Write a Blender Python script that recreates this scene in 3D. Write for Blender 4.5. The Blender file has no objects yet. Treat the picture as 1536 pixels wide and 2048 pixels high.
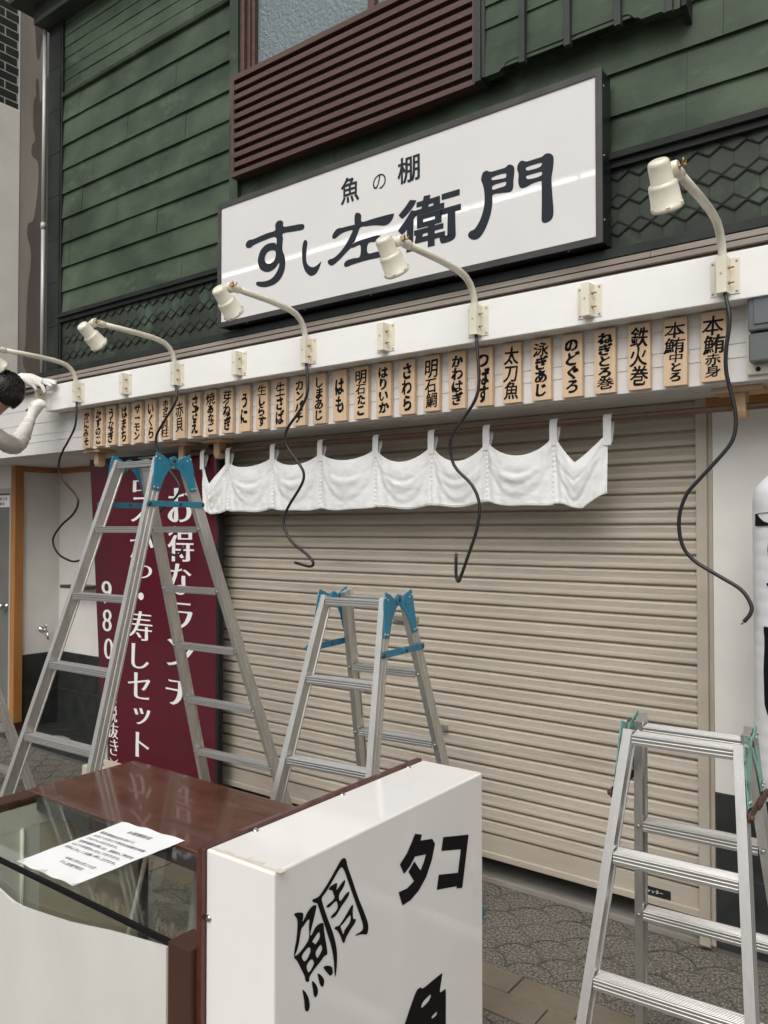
import bpy, bmesh, math, random
from mathutils import Vector, Matrix
R = math.radians
random.seed(7)
S = bpy.context.scene
COL = S.collection

# ------------------------------------------------------------ camera, sky, sun, exposure
cam = bpy.data.cameras.new("camera")
cam.sensor_width = 36.0
cam.lens = 28.125
cam.clip_start = 0.05
cam.clip_end = 500
co = bpy.data.objects.new("camera", cam)
co.location = (0.0, -3.2, 1.6)
co.rotation_euler = (R(91.2174), 0, R(36.9258))
COL.objects.link(co)
S.camera = co

SUN_EL, SUN_AZ = 50.0, 160.0          # degrees; azimuth clockwise from +y (north)
W = bpy.data.worlds.new("World")
S.world = W
W.use_nodes = True
wn = W.node_tree.nodes
sky = wn.new("ShaderNodeTexSky")
sky.sky_type = 'NISHITA'
sky.sun_disc = False
sky.sun_elevation = R(SUN_EL)
sky.sun_rotation = R(SUN_AZ)
sky.air_density = 1.0
sky.dust_density = 6.0
sky.ozone_density = 0.5
hs = wn.new("ShaderNodeHueSaturation")
hs.inputs["Saturation"].default_value = 0.10
W.node_tree.links.new(sky.outputs[0], hs.inputs["Color"])
W.node_tree.links.new(hs.outputs[0], wn["Background"].inputs[0])
wn["Background"].inputs[1].default_value = 0.12

sl = bpy.data.lights.new("sun", 'SUN')
sl.energy = 1.1
sl.angle = R(50)
sl.color = (1.0, 0.95, 0.88)
so = bpy.data.objects.new("sun", sl)
d = Vector((math.sin(R(SUN_AZ)) * math.cos(R(SUN_EL)), math.cos(R(SUN_AZ)) * math.cos(R(SUN_EL)), math.sin(R(SUN_EL))))
so.rotation_euler = d.to_track_quat('Z', 'Y').to_euler()
so.location = (0, -6, 8)
COL.objects.link(so)
S.view_settings.view_transform = 'Standard'
S.view_settings.look = 'None'
S.view_settings.exposure = 0.06
S.view_settings.gamma = 1.0
S.cycles.max_bounces = 8
S.cycles.transparent_max_bounces = 12

# ------------------------------------------------------------ materials
def mat(name, c, rough=0.5, metal=0.0, var=None, scale=6.0, detail=6.0, stretch=(1, 1, 1), bump=0.0,
        bscale=None, coat=0.0, spots=None, lo=0.35, hi=0.7, spec=0.5, rvar=0.0):
    """Principled material; var = second colour mixed in by noise; spots = (colour, scale, lo, hi) a third patchy colour."""
    m = bpy.data.materials.new(name)
    m.use_nodes = True
    N, L = m.node_tree.nodes, m.node_tree.links
    b = N["Principled BSDF"]
    b.inputs["Roughness"].default_value = rough
    b.inputs["Metallic"].default_value = metal
    b.inputs["Specular IOR Level"].default_value = spec
    b.inputs["Coat Weight"].default_value = coat
    b.inputs["Coat Roughness"].default_value = 0.04
    tc = N.new("ShaderNodeTexCoord")
    mp = N.new("ShaderNodeMapping")
    mp.inputs["Scale"].default_value = stretch
    L.new(tc.outputs["Object"], mp.inputs["Vector"])
    def noise(sc, dt=detail, rgh=0.6):
        n = N.new("ShaderNodeTexNoise")
        n.inputs["Scale"].default_value = sc
        n.inputs["Detail"].default_value = dt
        n.inputs["Roughness"].default_value = rgh
        L.new(mp.outputs[0], n.inputs["Vector"])
        return n
    def ramp(src, a, z):
        r = N.new("ShaderNodeMapRange")
        r.inputs["From Min"].default_value = a
        r.inputs["From Max"].default_value = z
        L.new(src, r.inputs["Value"])
        return r.outputs[0]
    def mix(f, a, z):
        x = N.new("ShaderNodeMix")
        x.data_type = 'RGBA'
        L.new(f, x.inputs[0])
        for k, v in ((6, a), (7, z)):
            if hasattr(v, 'links'):
                L.new(v, x.inputs[k])
            else:
                x.inputs[k].default_value = (*v, 1)
        return x.outputs[2]
    col = None
    if var is not None:
        n1 = noise(scale)
        col = mix(ramp(n1.outputs[0], lo, hi), c, var)
        if rvar:
            rr = N.new("ShaderNodeMapRange")
            rr.inputs["To Min"].default_value = rough - rvar
            rr.inputs["To Max"].default_value = rough + rvar
            rr.inputs["From Min"].default_value = 0.3
            rr.inputs["From Max"].default_value = 0.7
            L.new(n1.outputs[0], rr.inputs["Value"])
            L.new(rr.outputs[0], b.inputs["Roughness"])
    if spots is not None:
        n2 = noise(spots[1], 8, 0.7)
        col = mix(ramp(n2.outputs[0], spots[2], spots[3]), col if col is not None else c, spots[0])
    if col is None:
        b.inputs["Base Color"].default_value = (*c, 1)
    else:
        L.new(col, b.inputs["Base Color"])
    if bump:
        n3 = noise(bscale or scale * 3)
        bp = N.new("ShaderNodeBump")
        bp.inputs["Strength"].default_value = bump
        bp.inputs["Distance"].default_value = 0.01
        L.new(n3.outputs[0], bp.inputs["Height"])
        L.new(bp.outputs[0], b.inputs["Normal"])
    return m

def glass_mat(name, tint, refl=1.0, rough=0.02):
    """thin pane: see-through with Fresnel reflection"""
    m = bpy.data.materials.new(name)
    m.use_nodes = True
    N, L = m.node_tree.nodes, m.node_tree.links
    N.remove(N["Principled BSDF"])
    t = N.new("ShaderNodeBsdfTransparent"); t.inputs[0].default_value = (*tint, 1)
    g = N.new("ShaderNodeBsdfGlossy"); g.inputs["Roughness"].default_value = rough
    f = N.new("ShaderNodeFresnel")
    ge = N.new("ShaderNodeNewGeometry"); mr = N.new("ShaderNodeMapRange")   # same reflection on both faces of the sheet
    mr.inputs["To Min"].default_value = 1.4; mr.inputs["To Max"].default_value = 1 / 1.4
    L.new(ge.outputs["Backfacing"], mr.inputs["Value"]); L.new(mr.outputs[0], f.inputs[0])
    mx = N.new("ShaderNodeMixShader")
    L.new(f.outputs[0], mx.inputs[0]); L.new(t.outputs[0], mx.inputs[1]); L.new(g.outputs[0], mx.inputs[2])
    L.new(mx.outputs[0], N["Material Output"].inputs[0])
    return m

M = dict(
    green=mat("patina_copper", (0.027, 0.043, 0.025), 0.5, 0.1, var=(0.073, 0.102, 0.064), scale=2.4, bump=0.3, bscale=3.5, lo=0.36, hi=0.66,
              spots=((0.10, 0.145, 0.10), 3.3, 0.56, 0.80), stretch=(1, 1, 1.6), rvar=0.1, spec=0.25),
    shingle=mat("dark_copper_shingle", (0.024, 0.031, 0.023), 0.5, 0.1, var=(0.046, 0.060, 0.042), scale=4, bump=0.15, bscale=9,
                spots=((0.10, 0.155, 0.105), 3.2, 0.52, 0.78), rvar=0.1, spec=0.25),
    trim=mat("blackened_copper", (0.013, 0.015, 0.014), 0.5, 0.0, var=(0.026, 0.031, 0.028), scale=5, bump=0.1, spec=0.2,
             spots=((0.07, 0.10, 0.075), 9, 0.66, 0.8)),
    batten=mat("grey_copper_trim", (0.032, 0.038, 0.033), 0.5, 0.1, var=(0.05, 0.057, 0.05), scale=4, bump=0.1, spec=0.25),
    beam=mat("white_painted_beam", (0.83, 0.82, 0.79), 0.35, var=(0.80, 0.79, 0.76), scale=14, bump=0.03, bscale=40, stretch=(0.5, 1, 1)),
    board=mat("off_white_siding", (0.69, 0.68, 0.66), 0.55, var=(0.60, 0.58, 0.555), scale=4, bump=0.04, bscale=20),
    soffit=mat("painted_soffit", (0.64, 0.62, 0.59), 0.6, var=(0.54, 0.52, 0.49), scale=3, bump=0.03),
    plaster=mat("white_plaster", (0.74, 0.72, 0.68), 0.7, var=(0.66, 0.64, 0.60), scale=3.5, bump=0.08, bscale=120,
                spots=((0.52, 0.48, 0.42), 7, 0.69, 0.9)),
    tile=mat("slate_tile", (0.021, 0.024, 0.023), 0.42, var=(0.034, 0.037, 0.034), scale=9, bump=0.25, bscale=14, rvar=0.12),
    grout=mat("tile_grout", (0.10, 0.10, 0.095), 0.8),
    weather=mat("weathered_wood", (0.17, 0.14, 0.115), 0.7, var=(0.27, 0.235, 0.20), scale=12, stretch=(0.12, 1, 1), bump=0.3),
    redwood=mat("red_brown_stained_wood", (0.062, 0.027, 0.020), 0.5, var=(0.098, 0.047, 0.036), scale=14, stretch=(0.12, 2, 2), bump=0.15,
                spots=((0.06, 0.02, 0.014), 22, 0.62, 0.75)),
    cedar=mat("orange_varnished_wood", (0.33, 0.135, 0.034), 0.42, var=(0.42, 0.19, 0.055), scale=9, stretch=(3, 3, 0.22), bump=0.08),
    cedarh=mat("orange_varnished_rail", (0.33, 0.14, 0.04), 0.42, var=(0.42, 0.20, 0.065), scale=9, stretch=(0.22, 3, 3), bump=0.08),
    pine=mat("pale_cypress_wood", (0.65, 0.48, 0.325), 0.55, var=(0.57, 0.40, 0.25), scale=11, stretch=(5, 5, 0.45), bump=0.05,
             spots=((0.47, 0.30, 0.165), 9, 0.70, 0.82)),
    pineh=mat("pale_cypress_bracket", (0.56, 0.40, 0.25), 0.55, var=(0.48, 0.32, 0.18), scale=11, stretch=(0.5, 4, 4), bump=0.05),
    ink=mat("black_ink", (0.008, 0.0075, 0.008), 0.6, spec=0.12),
    signink=mat("navy_black_vinyl", (0.014, 0.018, 0.025), 0.5, spec=0.25),
    signwhite=mat("white_acrylic_sign", (0.69, 0.675, 0.665), 0.025, var=(0.66, 0.645, 0.63), scale=2.5, bump=0.008, bscale=2.2, spec=0.35),
    signframe=mat("dark_bronze_frame", (0.055, 0.052, 0.048), 0.35, 0.5, var=(0.08, 0.076, 0.07), scale=8),
    signside=mat("black_sign_case", (0.008, 0.010, 0.010), 0.4),
    black=mat("flat_black", (0.006, 0.006, 0.006), 0.8),
    shutter=mat("beige_shutter_steel", (0.455, 0.402, 0.33), 0.42, 0.0, var=(0.37, 0.325, 0.263), scale=5, stretch=(0.35, 1, 4), bump=0.04,
                spots=((0.24, 0.19, 0.135), 5, 0.60, 0.82), coat=0.1),
    guide=mat("beige_guide_rail", (0.445, 0.392, 0.32), 0.4, var=(0.365, 0.32, 0.258), scale=6, bump=0.03),
    cream=mat("cream_enamel", (0.74, 0.70, 0.575), 0.28, coat=0.3, var=(0.70, 0.655, 0.53), scale=12),
    brass=mat("brass_bolt", (0.42, 0.24, 0.10), 0.35, 0.85),
    steel=mat("zinc_screw", (0.45, 0.44, 0.42), 0.35, 0.8),
    cable=mat("black_rubber_cable", (0.010, 0.010, 0.011), 0.42),
    alu=mat("brushed_aluminium", (0.62, 0.61, 0.585), 0.33, 0.75, var=(0.50, 0.49, 0.465), scale=9, stretch=(4, 4, 0.6), bump=0.04, rvar=0.08,
            spots=((0.30, 0.28, 0.25), 16, 0.66, 0.82)),
    alux=mat("brushed_aluminium_tread", (0.50, 0.49, 0.47), 0.36, 0.80, var=(0.40, 0.39, 0.375), scale=9, stretch=(0.5, 5, 5), bump=0.03, rvar=0.08,
             spots=((0.32, 0.30, 0.27), 18, 0.66, 0.82)),
    blue=mat("blue_pressed_steel", (0.022, 0.225, 0.36), 0.38, var=(0.018, 0.18, 0.29), scale=14, spots=((0.07, 0.035, 0.02), 26, 0.68, 0.76)),
    mint=mat("mint_chipped_steel", (0.17, 0.36, 0.29), 0.5, var=(0.12, 0.27, 0.215), scale=18, spots=((0.05, 0.032, 0.022), 24, 0.52, 0.60)),
    rust=mat("rusty_steel", (0.075, 0.032, 0.018), 0.7, 0.2, var=(0.12, 0.055, 0.03), scale=40, bump=0.2),
    cloth=mat("white_cotton", (0.86, 0.855, 0.845), 0.9, var=(0.83, 0.825, 0.81), scale=40, bump=0.10, bscale=140),
    pole=mat("dark_brown_bamboo", (0.085, 0.046, 0.027), 0.35, var=(0.15, 0.085, 0.05), scale=20, stretch=(0.1, 3, 3)),
    vinyl=mat("maroon_vinyl", (0.094, 0.010, 0.020), 0.24, var=(0.082, 0.009, 0.017), scale=3, spec=0.5),
    navy=mat("navy_hem", (0.012, 0.012, 0.028), 0.4, var=(0.10, 0.08, 0.09), scale=60, lo=0.62, hi=0.7),
    white=mat("white_print", (0.80, 0.79, 0.78), 0.4),
    varnish=mat("brown_lacquer_top", (0.075, 0.029, 0.016), 0.18, coat=0.4, var=(0.110, 0.046, 0.028), scale=6, bump=0.085, bscale=7,
                spots=((0.21, 0.125, 0.09), 8, 0.57, 0.80), stretch=(0.7, 1.6, 1), rvar=0.07),
    brown=mat("brown_laminate", (0.058, 0.024, 0.013), 0.4, var=(0.046, 0.019, 0.010), scale=10),
    maroonedge=mat("maroon_edge_board", (0.065, 0.013, 0.010), 0.28, coat=0.4, var=(0.10, 0.03, 0.02), scale=30,
                   spots=((0.25, 0.18, 0.15), 60, 0.70, 0.76)),
    kwhite=mat("milky_acrylic", (0.79, 0.765, 0.74), 0.08, var=(0.76, 0.735, 0.705), scale=2, spec=0.45,
               spots=((0.58, 0.52, 0.43), 5, 0.64, 0.86), bump=0.01, bscale=4),
    kpanel=mat("white_front_panel", (0.64, 0.63, 0.60), 0.30, var=(0.57, 0.56, 0.525), scale=3.5, stretch=(1, 1, 0.6),
               spots=((0.52, 0.50, 0.46), 10, 0.66, 0.85)),
    kinner=mat("greenish_cream_liner", (0.78, 0.78, 0.68), 0.35, var=(0.72, 0.72, 0.61), scale=4),
    kinner2=mat("tan_liner", (0.60, 0.55, 0.42), 0.45, var=(0.52, 0.47, 0.35), scale=4),
    darkmetal=mat("dark_grey_frame", (0.05, 0.052, 0.05), 0.4),
    pane=glass_mat("display_glass", (0.955, 0.972, 0.96)),
    frost=mat("frosted_pane", (0.13, 0.175, 0.185), 0.07, bump=1.0, bscale=55, spec=0.9),
    paper=mat("white_paper", (0.82, 0.82, 0.82), 0.8, bump=0.10, bscale=18, var=(0.80, 0.80, 0.80), scale=4),
    greyink=mat("toner_grey", (0.10, 0.10, 0.11), 0.6),
    pave=mat("exposed_pebble_paver", (0.075, 0.068, 0.056), 0.8, var=(0.29, 0.265, 0.22), scale=105, detail=3, lo=0.40, hi=0.66, bump=0.5, bscale=110,
             spots=((0.50, 0.48, 0.43), 120, 0.68, 0.74), spec=0.3),
    joint=mat("paver_joint", (0.080, 0.072, 0.060), 0.9, var=(0.15, 0.136, 0.115), scale=6, lo=0.4, hi=0.62),
    stone=mat("beige_stone_slab", (0.165, 0.138, 0.098), 0.7, var=(0.215, 0.183, 0.135), scale=7, bump=0.2, bscale=70,
              spots=((0.40, 0.37, 0.31), 130, 0.72, 0.80)),
    asphalt=mat("grey_base_ground", (0.11, 0.105, 0.095), 0.9, var=(0.15, 0.145, 0.13), scale=20),
    sill=mat("concrete_sill", (0.30, 0.28, 0.245), 0.75, var=(0.22, 0.20, 0.175), scale=5, bump=0.15, stretch=(0.5, 2, 1)),
    concrete=mat("stained_concrete", (0.150, 0.130, 0.112), 0.8, var=(0.10, 0.085, 0.072), scale=3, stretch=(1, 1, 0.35), bump=0.25, bscale=25,
                 spots=((0.07, 0.055, 0.045), 4.5, 0.66, 0.80)),
    oldplaster=mat("old_white_plaster", (0.76, 0.74, 0.68), 0.75, var=(0.64, 0.615, 0.555), scale=2.5, bump=0.2, bscale=9,
                   spots=((0.33, 0.30, 0.26), 3, 0.66, 0.8)),
    brick=mat("black_green_brick", (0.018, 0.023, 0.020), 0.3, var=(0.032, 0.038, 0.033), scale=7),
    mortar=mat("pale_mortar", (0.46, 0.43, 0.37), 0.8),
    pipe=mat("galvanised_conduit", (0.42, 0.43, 0.42), 0.45, 0.25),
    door=mat("grey_steel_door", (0.17, 0.17, 0.16), 0.45, 0.3, var=(0.20, 0.20, 0.185), scale=5),
    chrome=mat("chrome", (0.62, 0.62, 0.60), 0.12, 1.0),
    meter=mat("grey_meter_case", (0.12, 0.127, 0.13), 0.35, var=(0.10, 0.107, 0.11), scale=5),
    metercover=mat("smoky_meter_window", (0.11, 0.125, 0.14), 0.15, spec=0.8),
    lantern=mat("white_lantern_paper", (0.83, 0.83, 0.84), 0.55, var=(0.79, 0.79, 0.80), scale=30),
    plastic=mat("beige_plastic", (0.50, 0.45, 0.35), 0.5, var=(0.44, 0.39, 0.30), scale=10),
    hair=mat("black_hair", (0.008, 0.007, 0.007), 0.42, var=(0.022, 0.019, 0.018), scale=90, stretch=(1, 1, 0.15), bump=0.5, bscale=120),
    skin=mat("skin", (0.50, 0.29, 0.20), 0.5),
    sleeve=mat("white_arm_cover", (0.74, 0.71, 0.67), 0.85, bump=0.5, bscale=45, var=(0.70, 0.67, 0.63), scale=30),
    shirt=mat("black_shirt", (0.018, 0.018, 0.02), 0.85),
    trousers=mat("grey_work_trousers", (0.07, 0.07, 0.075), 0.85),
    stain=mat("dark_water_stain", (0.034, 0.025, 0.019), 0.8, var=(0.055, 0.040, 0.030), scale=4, stretch=(1, 1, 0.3), bump=0.2, bscale=25),
    glue=mat("yellowed_glue", (0.64, 0.58, 0.47), 0.5),
    lamp_off=mat("lamp_lens", (0.55, 0.55, 0.52), 0.1),
)

# ------------------------------------------------------------ mesh builder and object helpers
tube_m = bpy.data.materials.new("lit_tube"); tube_m.use_nodes = True
tube_m.node_tree.nodes["Principled BSDF"].inputs["Emission Color"].default_value = (0.93, 0.97, 1.0, 1)
tube_m.node_tree.nodes["Principled BSDF"].inputs["Emission Strength"].default_value = 14.0
M['tube'] = tube_m

def translucent(m, k):
    """thin cloth lets some light through"""
    N, L = m.node_tree.nodes, m.node_tree.links
    t = N.new("ShaderNodeBsdfTranslucent"); t.inputs[0].default_value = (0.8, 0.79, 0.77, 1)
    x = N.new("ShaderNodeMixShader"); x.inputs[0].default_value = k
    L.new(N["Principled BSDF"].outputs[0], x.inputs[1]); L.new(t.outputs[0], x.inputs[2]); L.new(x.outputs[0], N["Material Output"].inputs[0])
translucent(M['cloth'], 0.10)

class MB:
    def __init__(s):
        s.v, s.f, s.sm = [], [], []
    def add(s, vs, fs, smooth=False):
        n = len(s.v)
        s.v += [tuple(p) for p in vs]
        for f in fs:
            s.f.append([n + i for i in f]); s.sm.append(smooth)
        return s
    def box(s, x0, x1, y0, y1, z0, z1):
        return s.add([(x0, y0, z0), (x1, y0, z0), (x1, y1, z0), (x0, y1, z0), (x0, y0, z1), (x1, y0, z1), (x1, y1, z1), (x0, y1, z1)],
                     [(0, 3, 2, 1), (4, 5, 6, 7), (0, 1, 5, 4), (1, 2, 6, 5), (2, 3, 7, 6), (3, 0, 4, 7)])
    def quad(s, a, b, c, e):
        return s.add([a, b, c, e], [(0, 1, 2, 3)])
    def prism(s, poly, axis, a, b, smooth=False):
        """poly = list of 2D points in the plane across the axis (x: (y,z), y: (x,z), z: (x,y)), extruded from a to b"""
        def p3(p, t):
            return {'x': (t, p[0], p[1]), 'y': (p[0], t, p[1]), 'z': (p[0], p[1], t)}[axis]
        n = len(poly)
        vs = [p3(p, a) for p in poly] + [p3(p, b) for p in poly]
        fs = [(i, (i + 1) % n, n + (i + 1) % n, n + i) for i in range(n)]
        s.add(vs, fs, smooth)
        s.f.append([len(s.v) - 2 * n + i for i in range(n)][::-1]); s.sm.append(False)
        s.f.append([len(s.v) - n + i for i in range(n)]); s.sm.append(False)
        return s
    def sheet(s, prof, axis, a, b):
        """open strip of a 2D profile extruded along x"""
        n = len(prof)
        vs = [(a, p[0], p[1]) for p in prof] + [(b, p[0], p[1]) for p in prof]
        return s.add(vs, [(i, i + 1, n + i + 1, n + i) for i in range(n - 1)])
    def tube(s, path, r, n=10, cap=True, smooth=True):
        P = [Vector(p) for p in path]
        rr = r if isinstance(r, (list, tuple)) else [r] * len(P)
        base = len(s.v)
        up = None
        for i, p in enumerate(P):
            t = (P[min(i + 1, len(P) - 1)] - P[max(i - 1, 0)]).normalized()
            if up is None:
                a = Vector((0, 0, 1)) if abs(t.z) < 0.9 else Vector((1, 0, 0))
                up = (a - t * a.dot(t)).normalized()
            else:
                up = (up - t * up.dot(t)).normalized()
            q = t.cross(up)
            for k in range(n):
                w = 2 * math.pi * k / n
                s.v.append(tuple(p + (up * math.cos(w) + q * math.sin(w)) * rr[i]))
        for i in range(len(P) - 1):
            for k in range(n):
                s.f.append([base + i * n + k, base + i * n + (k + 1) % n, base + (i + 1) * n + (k + 1) % n, base + (i + 1) * n + k]); s.sm.append(smooth)
        if cap:
            s.f.append([base + k for k in range(n)][::-1]); s.sm.append(False)
            s.f.append([base + (len(P) - 1) * n + k for k in range(n)]); s.sm.append(False)
        return s
    def rings(s, p0, p1, prof, n=24):
        """turned solid: prof = (distance along p0->p1, radius)"""
        p0, p1 = Vector(p0), Vector(p1)
        t = (p1 - p0).normalized()
        a = Vector((0, 0, 1)) if abs(t.z) < 0.9 else Vector((1, 0, 0))
        u = (a - t * a.dot(t)).normalized(); q = t.cross(u)
        base = len(s.v)
        for (h, r) in prof:
            for k in range(n):
                w = 2 * math.pi * k / n
                s.v.append(tuple(p0 + t * h + (u * math.cos(w) + q * math.sin(w)) * r))
        for i in range(len(prof) - 1):
            for k in range(n):
                s.f.append([base + i * n + k, base + i * n + (k + 1) % n, base + (i + 1) * n + (k + 1) % n, base + (i + 1) * n + k]); s.sm.append(True)
        s.f.append([base + k for k in range(n)][::-1]); s.sm.append(False)
        s.f.append([base + (len(prof) - 1) * n + k for k in range(n)]); s.sm.append(False)
        return s
    def ball(s, c, r, n=12, m=8):
        c = Vector(c); rx, ry, rz = r if isinstance(r, (tuple, list)) else (r, r, r)
        vs, fs = [], []
        for j in range(m + 1):
            a = math.pi * j / m
            for k in range(n):
                w = 2 * math.pi * k / n
                vs.append((c.x + rx * math.sin(a) * math.cos(w), c.y + ry * math.sin(a) * math.sin(w), c.z + rz * math.cos(a)))
        for j in range(m):
            for k in range(n):
                fs.append((j * n + k, (j + 1) * n + k, (j + 1) * n + (k + 1) % n, j * n + (k + 1) % n))
        return s.add(vs, fs, True)
    def obb(s, c, ax, ay, az, hx, hy, hz):
        c, ax, ay, az = Vector(c), Vector(ax), Vector(ay), Vector(az)
        vs = [c + ax * hx * i + ay * hy * j + az * hz * k for k in (-1, 1) for (i, j) in ((-1, -1), (1, -1), (1, 1), (-1, 1))]
        return s.add(vs, [(0, 3, 2, 1), (4, 5, 6, 7), (0, 1, 5, 4), (1, 2, 6, 5), (2, 3, 7, 6), (3, 0, 4, 7)])
    def build(s, name, m, parent=None, bevel=0.0, loc=None, local=False, subsurf=0):
        me = bpy.data.meshes.new(name)
        off = Vector((0, 0, 0))
        if parent is not None and not local:
            q = parent
            while q is not None:
                off += Vector(q.location); q = q.parent
        if loc is not None:
            off = Vector(loc)
        me.from_pydata([tuple(Vector(p) - off) for p in s.v], [], s.f)
        me.polygons.foreach_set("use_smooth", s.sm)
        me.materials.append(m)
        bm = bmesh.new(); bm.from_mesh(me)
        bmesh.ops.recalc_face_normals(bm, faces=bm.faces)
        bm.to_mesh(me); bm.free()
        o = bpy.data.objects.new(name, me)
        COL.objects.link(o)
        if parent is not None:
            o.parent = parent
        elif loc is not None:
            o.location = loc
        if bevel:
            b = o.modifiers.new("bevel", 'BEVEL'); b.width = bevel; b.segments = 2; b.limit_method = 'ANGLE'
        if subsurf:
            b = o.modifiers.new("smooth", 'SUBSURF'); b.levels = subsurf; b.render_levels = subsurf
        return o

def tag(o, label=None, cat=None, group=None, kind=None):
    if label: o['label'] = label
    if cat: o['category'] = cat
    if group: o['group'] = group
    if kind: o['kind'] = kind
    return o
def thing(name, label, cat, loc=(0, 0, 0), group=None, rz=0.0):
    o = bpy.data.objects.new(name, None)
    o.empty_display_size = 0.1
    o.location = loc; o.rotation_euler = (0, 0, rz)
    COL.objects.link(o)
    return tag(o, label, cat, group)
def copy_tree(o, parent=None):
    c = o.copy(); COL.objects.link(c)
    if parent is not None: c.parent = parent
    for ch in list(o.children): copy_tree(ch, c)
    return c

# ------------------------------------------------------------ lettering
_glyph = {}
def glyph(ch):
    """flat outline mesh of one character in an em box (0..1, baseline at 0.12)"""
    if ch in _glyph: return _glyph[ch]
    cu = bpy.data.curves.new("lettering", 'FONT')
    cu.body = ch; cu.resolution_u = 5; cu.size = 1.0
    o = bpy.data.objects.new("lettering", cu); COL.objects.link(o)
    dg = bpy.context.evaluated_depsgraph_get()
    me = bpy.data.meshes.new_from_object(o.evaluated_get(dg))
    bm = bmesh.new(); bm.from_mesh(me)
    bmesh.ops.remove_doubles(bm, verts=bm.verts, dist=1e-5)
    bm.normal_update()
    for f in bm.faces:
        if f.normal.z < 0: f.normal_flip()
    bm.verts.ensure_lookup_table(); bm.verts.index_update()
    nor = [Vector((0, 0)) for _ in bm.verts]
    for e in bm.edges:
        if len(e.link_faces) == 1:
            l = e.link_loops[0]
            a, b = l.vert, l.link_loop_next.vert
            dd = (b.co - a.co).xy
            if dd.length < 1e-7: continue
            n = Vector((dd.y, -dd.x)).normalized()
            nor[a.index] += n; nor[b.index] += n
    nor = [n.normalized() if n.length > 1e-6 else n for n in nor]
    g = ([v.co.xy.copy() for v in bm.verts], [[v.index for v in f.verts] for f in bm.faces], nor)
    bm.free()
    bpy.data.objects.remove(o); bpy.data.curves.remove(cu); bpy.data.meshes.remove(me)
    _glyph[ch] = g
    return g

from mathutils import noise as mnoise
def put_char(mb, ch, fn, cx, cz, w, h, bold=(0.0, 0.0), rough=0.0, seed=0.0, rot=0.0, fit=False, slant=0.0):
    """draw ch centred at (cx,cz), em box w x h, on the surface given by fn(u,v)->xyz; bold = extra weight across/along;
    fit = stretch the inked outline itself to w x h"""
    vs, fs, nor = glyph(ch)
    cu, cv = 0.5, 0.38
    sx = sy = 1.0
    if fit:
        xs = [p.x for p in vs]; ys = [p.y for p in vs]
        cu, cv = (min(xs) + max(xs)) / 2, (min(ys) + max(ys)) / 2
        sx, sy = 1 / (max(xs) - min(xs)), 1 / (max(ys) - min(ys))
    out = []
    c, s_ = math.cos(rot), math.sin(rot)
    for p, n in zip(vs, nor):
        k = 1.0
        if rough:
            q = mnoise.noise((p.x * 4 + seed * 3.1, p.y * 4 - seed * 1.7, seed))
            k = 1.0 + q * rough
        x = (p.x + n.x * bold[0] * k - cu) * sx
        y = (p.y + n.y * bold[1] * k - cv) * sy
        x += slant * y
        x, y = x * c - y * s_, x * s_ + y * c
        out.append(fn(cx + x * w, cz + y * h))
    mb.add(out, fs)

def smooth_loop(pts, k=4):
    out = []
    n = len(pts)
    for i in range(n):
        p0, p1, p2, p3 = [Vector(pts[(i + j) % n]) for j in (-1, 0, 1, 2)]
        for t in range(k):
            t /= k
            out.append(0.5 * ((2 * p1) + (-p0 + p2) * t + (2 * p0 - 5 * p1 + 4 * p2 - p3) * t * t + (-p0 + 3 * p1 - 3 * p2 + p3) * t ** 3))
    return out
def outline(mb, loops, fn, k=4):
    """filled outline (first loop the rim, others holes)"""
    cu = bpy.data.curves.new("lettering", 'CURVE'); cu.dimensions = '2D'; cu.fill_mode = 'BOTH'
    for lp in loops:
        q = smooth_loop(lp, k) if k > 1 else [Vector(p) for p in lp]
        sp = cu.splines.new('POLY'); sp.points.add(len(q) - 1); sp.use_cyclic_u = True
        for pt, c in zip(sp.points, q): pt.co = (c[0], c[1], 0, 1)
    o = bpy.data.objects.new("lettering", cu); COL.objects.link(o)
    me = bpy.data.meshes.new_from_object(o.evaluated_get(bpy.context.evaluated_depsgraph_get()))
    mb.add([fn(v.co.x, v.co.y) for v in me.vertices], [list(p.vertices) for p in me.polygons])
    bpy.data.objects.remove(o); bpy.data.curves.remove(cu); bpy.data.meshes.remove(me)

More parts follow.
